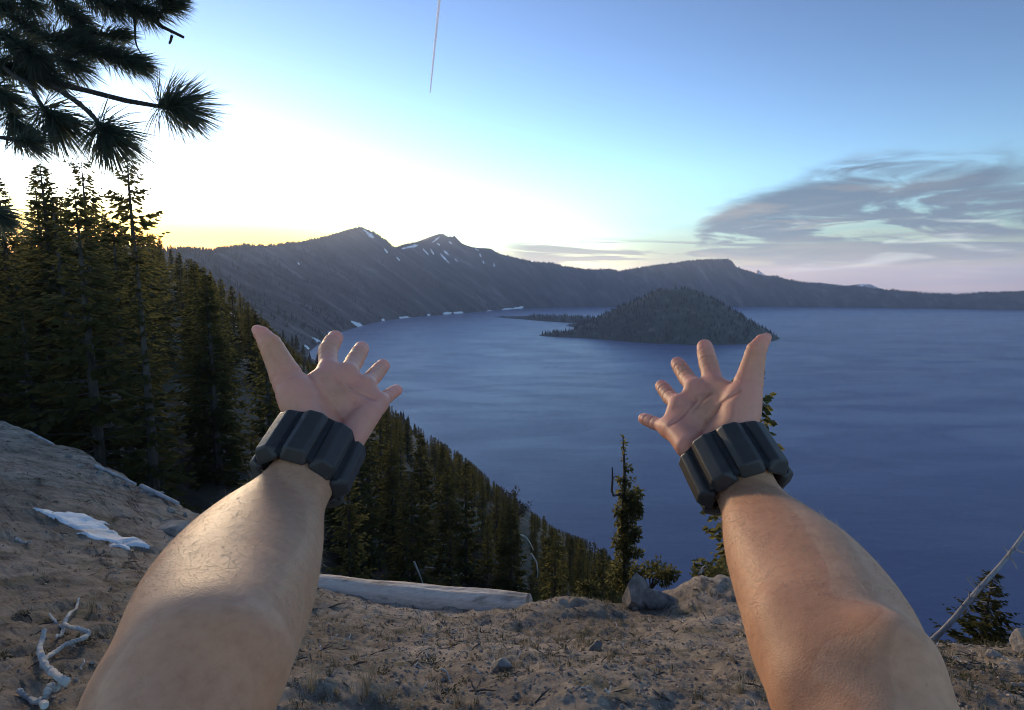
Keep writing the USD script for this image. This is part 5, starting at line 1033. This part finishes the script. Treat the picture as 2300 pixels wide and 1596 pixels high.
scatter('ground_cover', [('cushion', cushion(430)), ('cushion', cushion(431))], [olive_m], 620, 45, 0, 0, 0.25, 0.7, patch(-0.05, 0.25, 0.7, 46))
def twig(seed):
    rng = np.random.default_rng(seed); x = np.linspace(-0.5, 0.5, 5); return lathe_tube(np.stack([x, rng.normal(0, 0.05, 5), 0.04 + np.abs(rng.normal(0, 0.03, 5))], 1), [0.03, 0.04, 0.035, 0.03, 0.015], 4)
scatter('litter', [('twig', twig(440 + q)) for q in range(3)], [bark_m, bark_m, dead_m], 1100, 47, 0, 0, 0.02, 0.12, None, 1.0, 0.1)
for i, (u, v, lab) in enumerate(((825, 1578, 'tall straw coloured grass tuft at the bottom beside the bare elbow'), (700, 1560, 'pale grass tuft touching the edge of the bare forearm'), (1660, 1560, 'straw tuft in the dirt near the other elbow'), (210, 1380, 'thin pale grass tuft above the forked branch'), (1030, 1590, 'short straw tuft at the bottom of the dirt'))):
    g_ = hit(u, v)[0]; v_, f_ = blades(460 + i, 22, [0.20, 0.16, 0.10, 0.14, 0.09][i], 0.8, 0.0035)
    single('grass_tuft', (v_ + g_, f_), straw_m, lab, 'grass tuft')

# ------------------------------------------------------------------ the vapour trail, kilometres up
ct = usdkit.material(stage, '/World/Looks/ice_trail', {'d': ('diffuse_bsdf', {'color': (0.55, 0.72, 0.95)}), 't': ('translucent_bsdf', {'color': (0.55, 0.72, 0.95)}), 'm': ('mix_closure', {'fac': 0.5}), 'x': ('transparent_bsdf', {}), 'o': ('mix_closure', {'fac': 0.75})}, [('d.BSDF', 'm.closure1'), ('t.BSDF', 'm.closure2'), ('x.BSDF', 'o.closure1'), ('m.closure', 'o.closure2')], surface='o.closure')
A, B = PH(966, 208, 30000.0), PH(996, -90, 22500.0); tt_ = np.linspace(0, 1, 30)
single('vapour_trail', lathe_tube(A + (B - A) * tt_[:, None], 30 + 30 * tt_ ** 0.6, 16), ct, 'thin white vapour trail high in the sky above the peaks', 'vapour trail', True)
# ------------------------------------------------------------------ the air over the lake
haze_m = usdkit.material(stage, '/World/Looks/thin_haze', {'v': ('principled_volume', {'color': HAZE_COLOR, 'density': HAZE_DENSITY, 'anisotropy': 0.4})}, [], volume='v.volume')
hz_ = trimesh.creation.box(extents=(40000, 36000, 1007)); hz_.apply_translation((0, 8000, 1007 / 2 - 287))
me = usdkit.mesh(stage, '/World/haze', hz_, haze_m); keys(me.GetPrim(), kind='stuff')
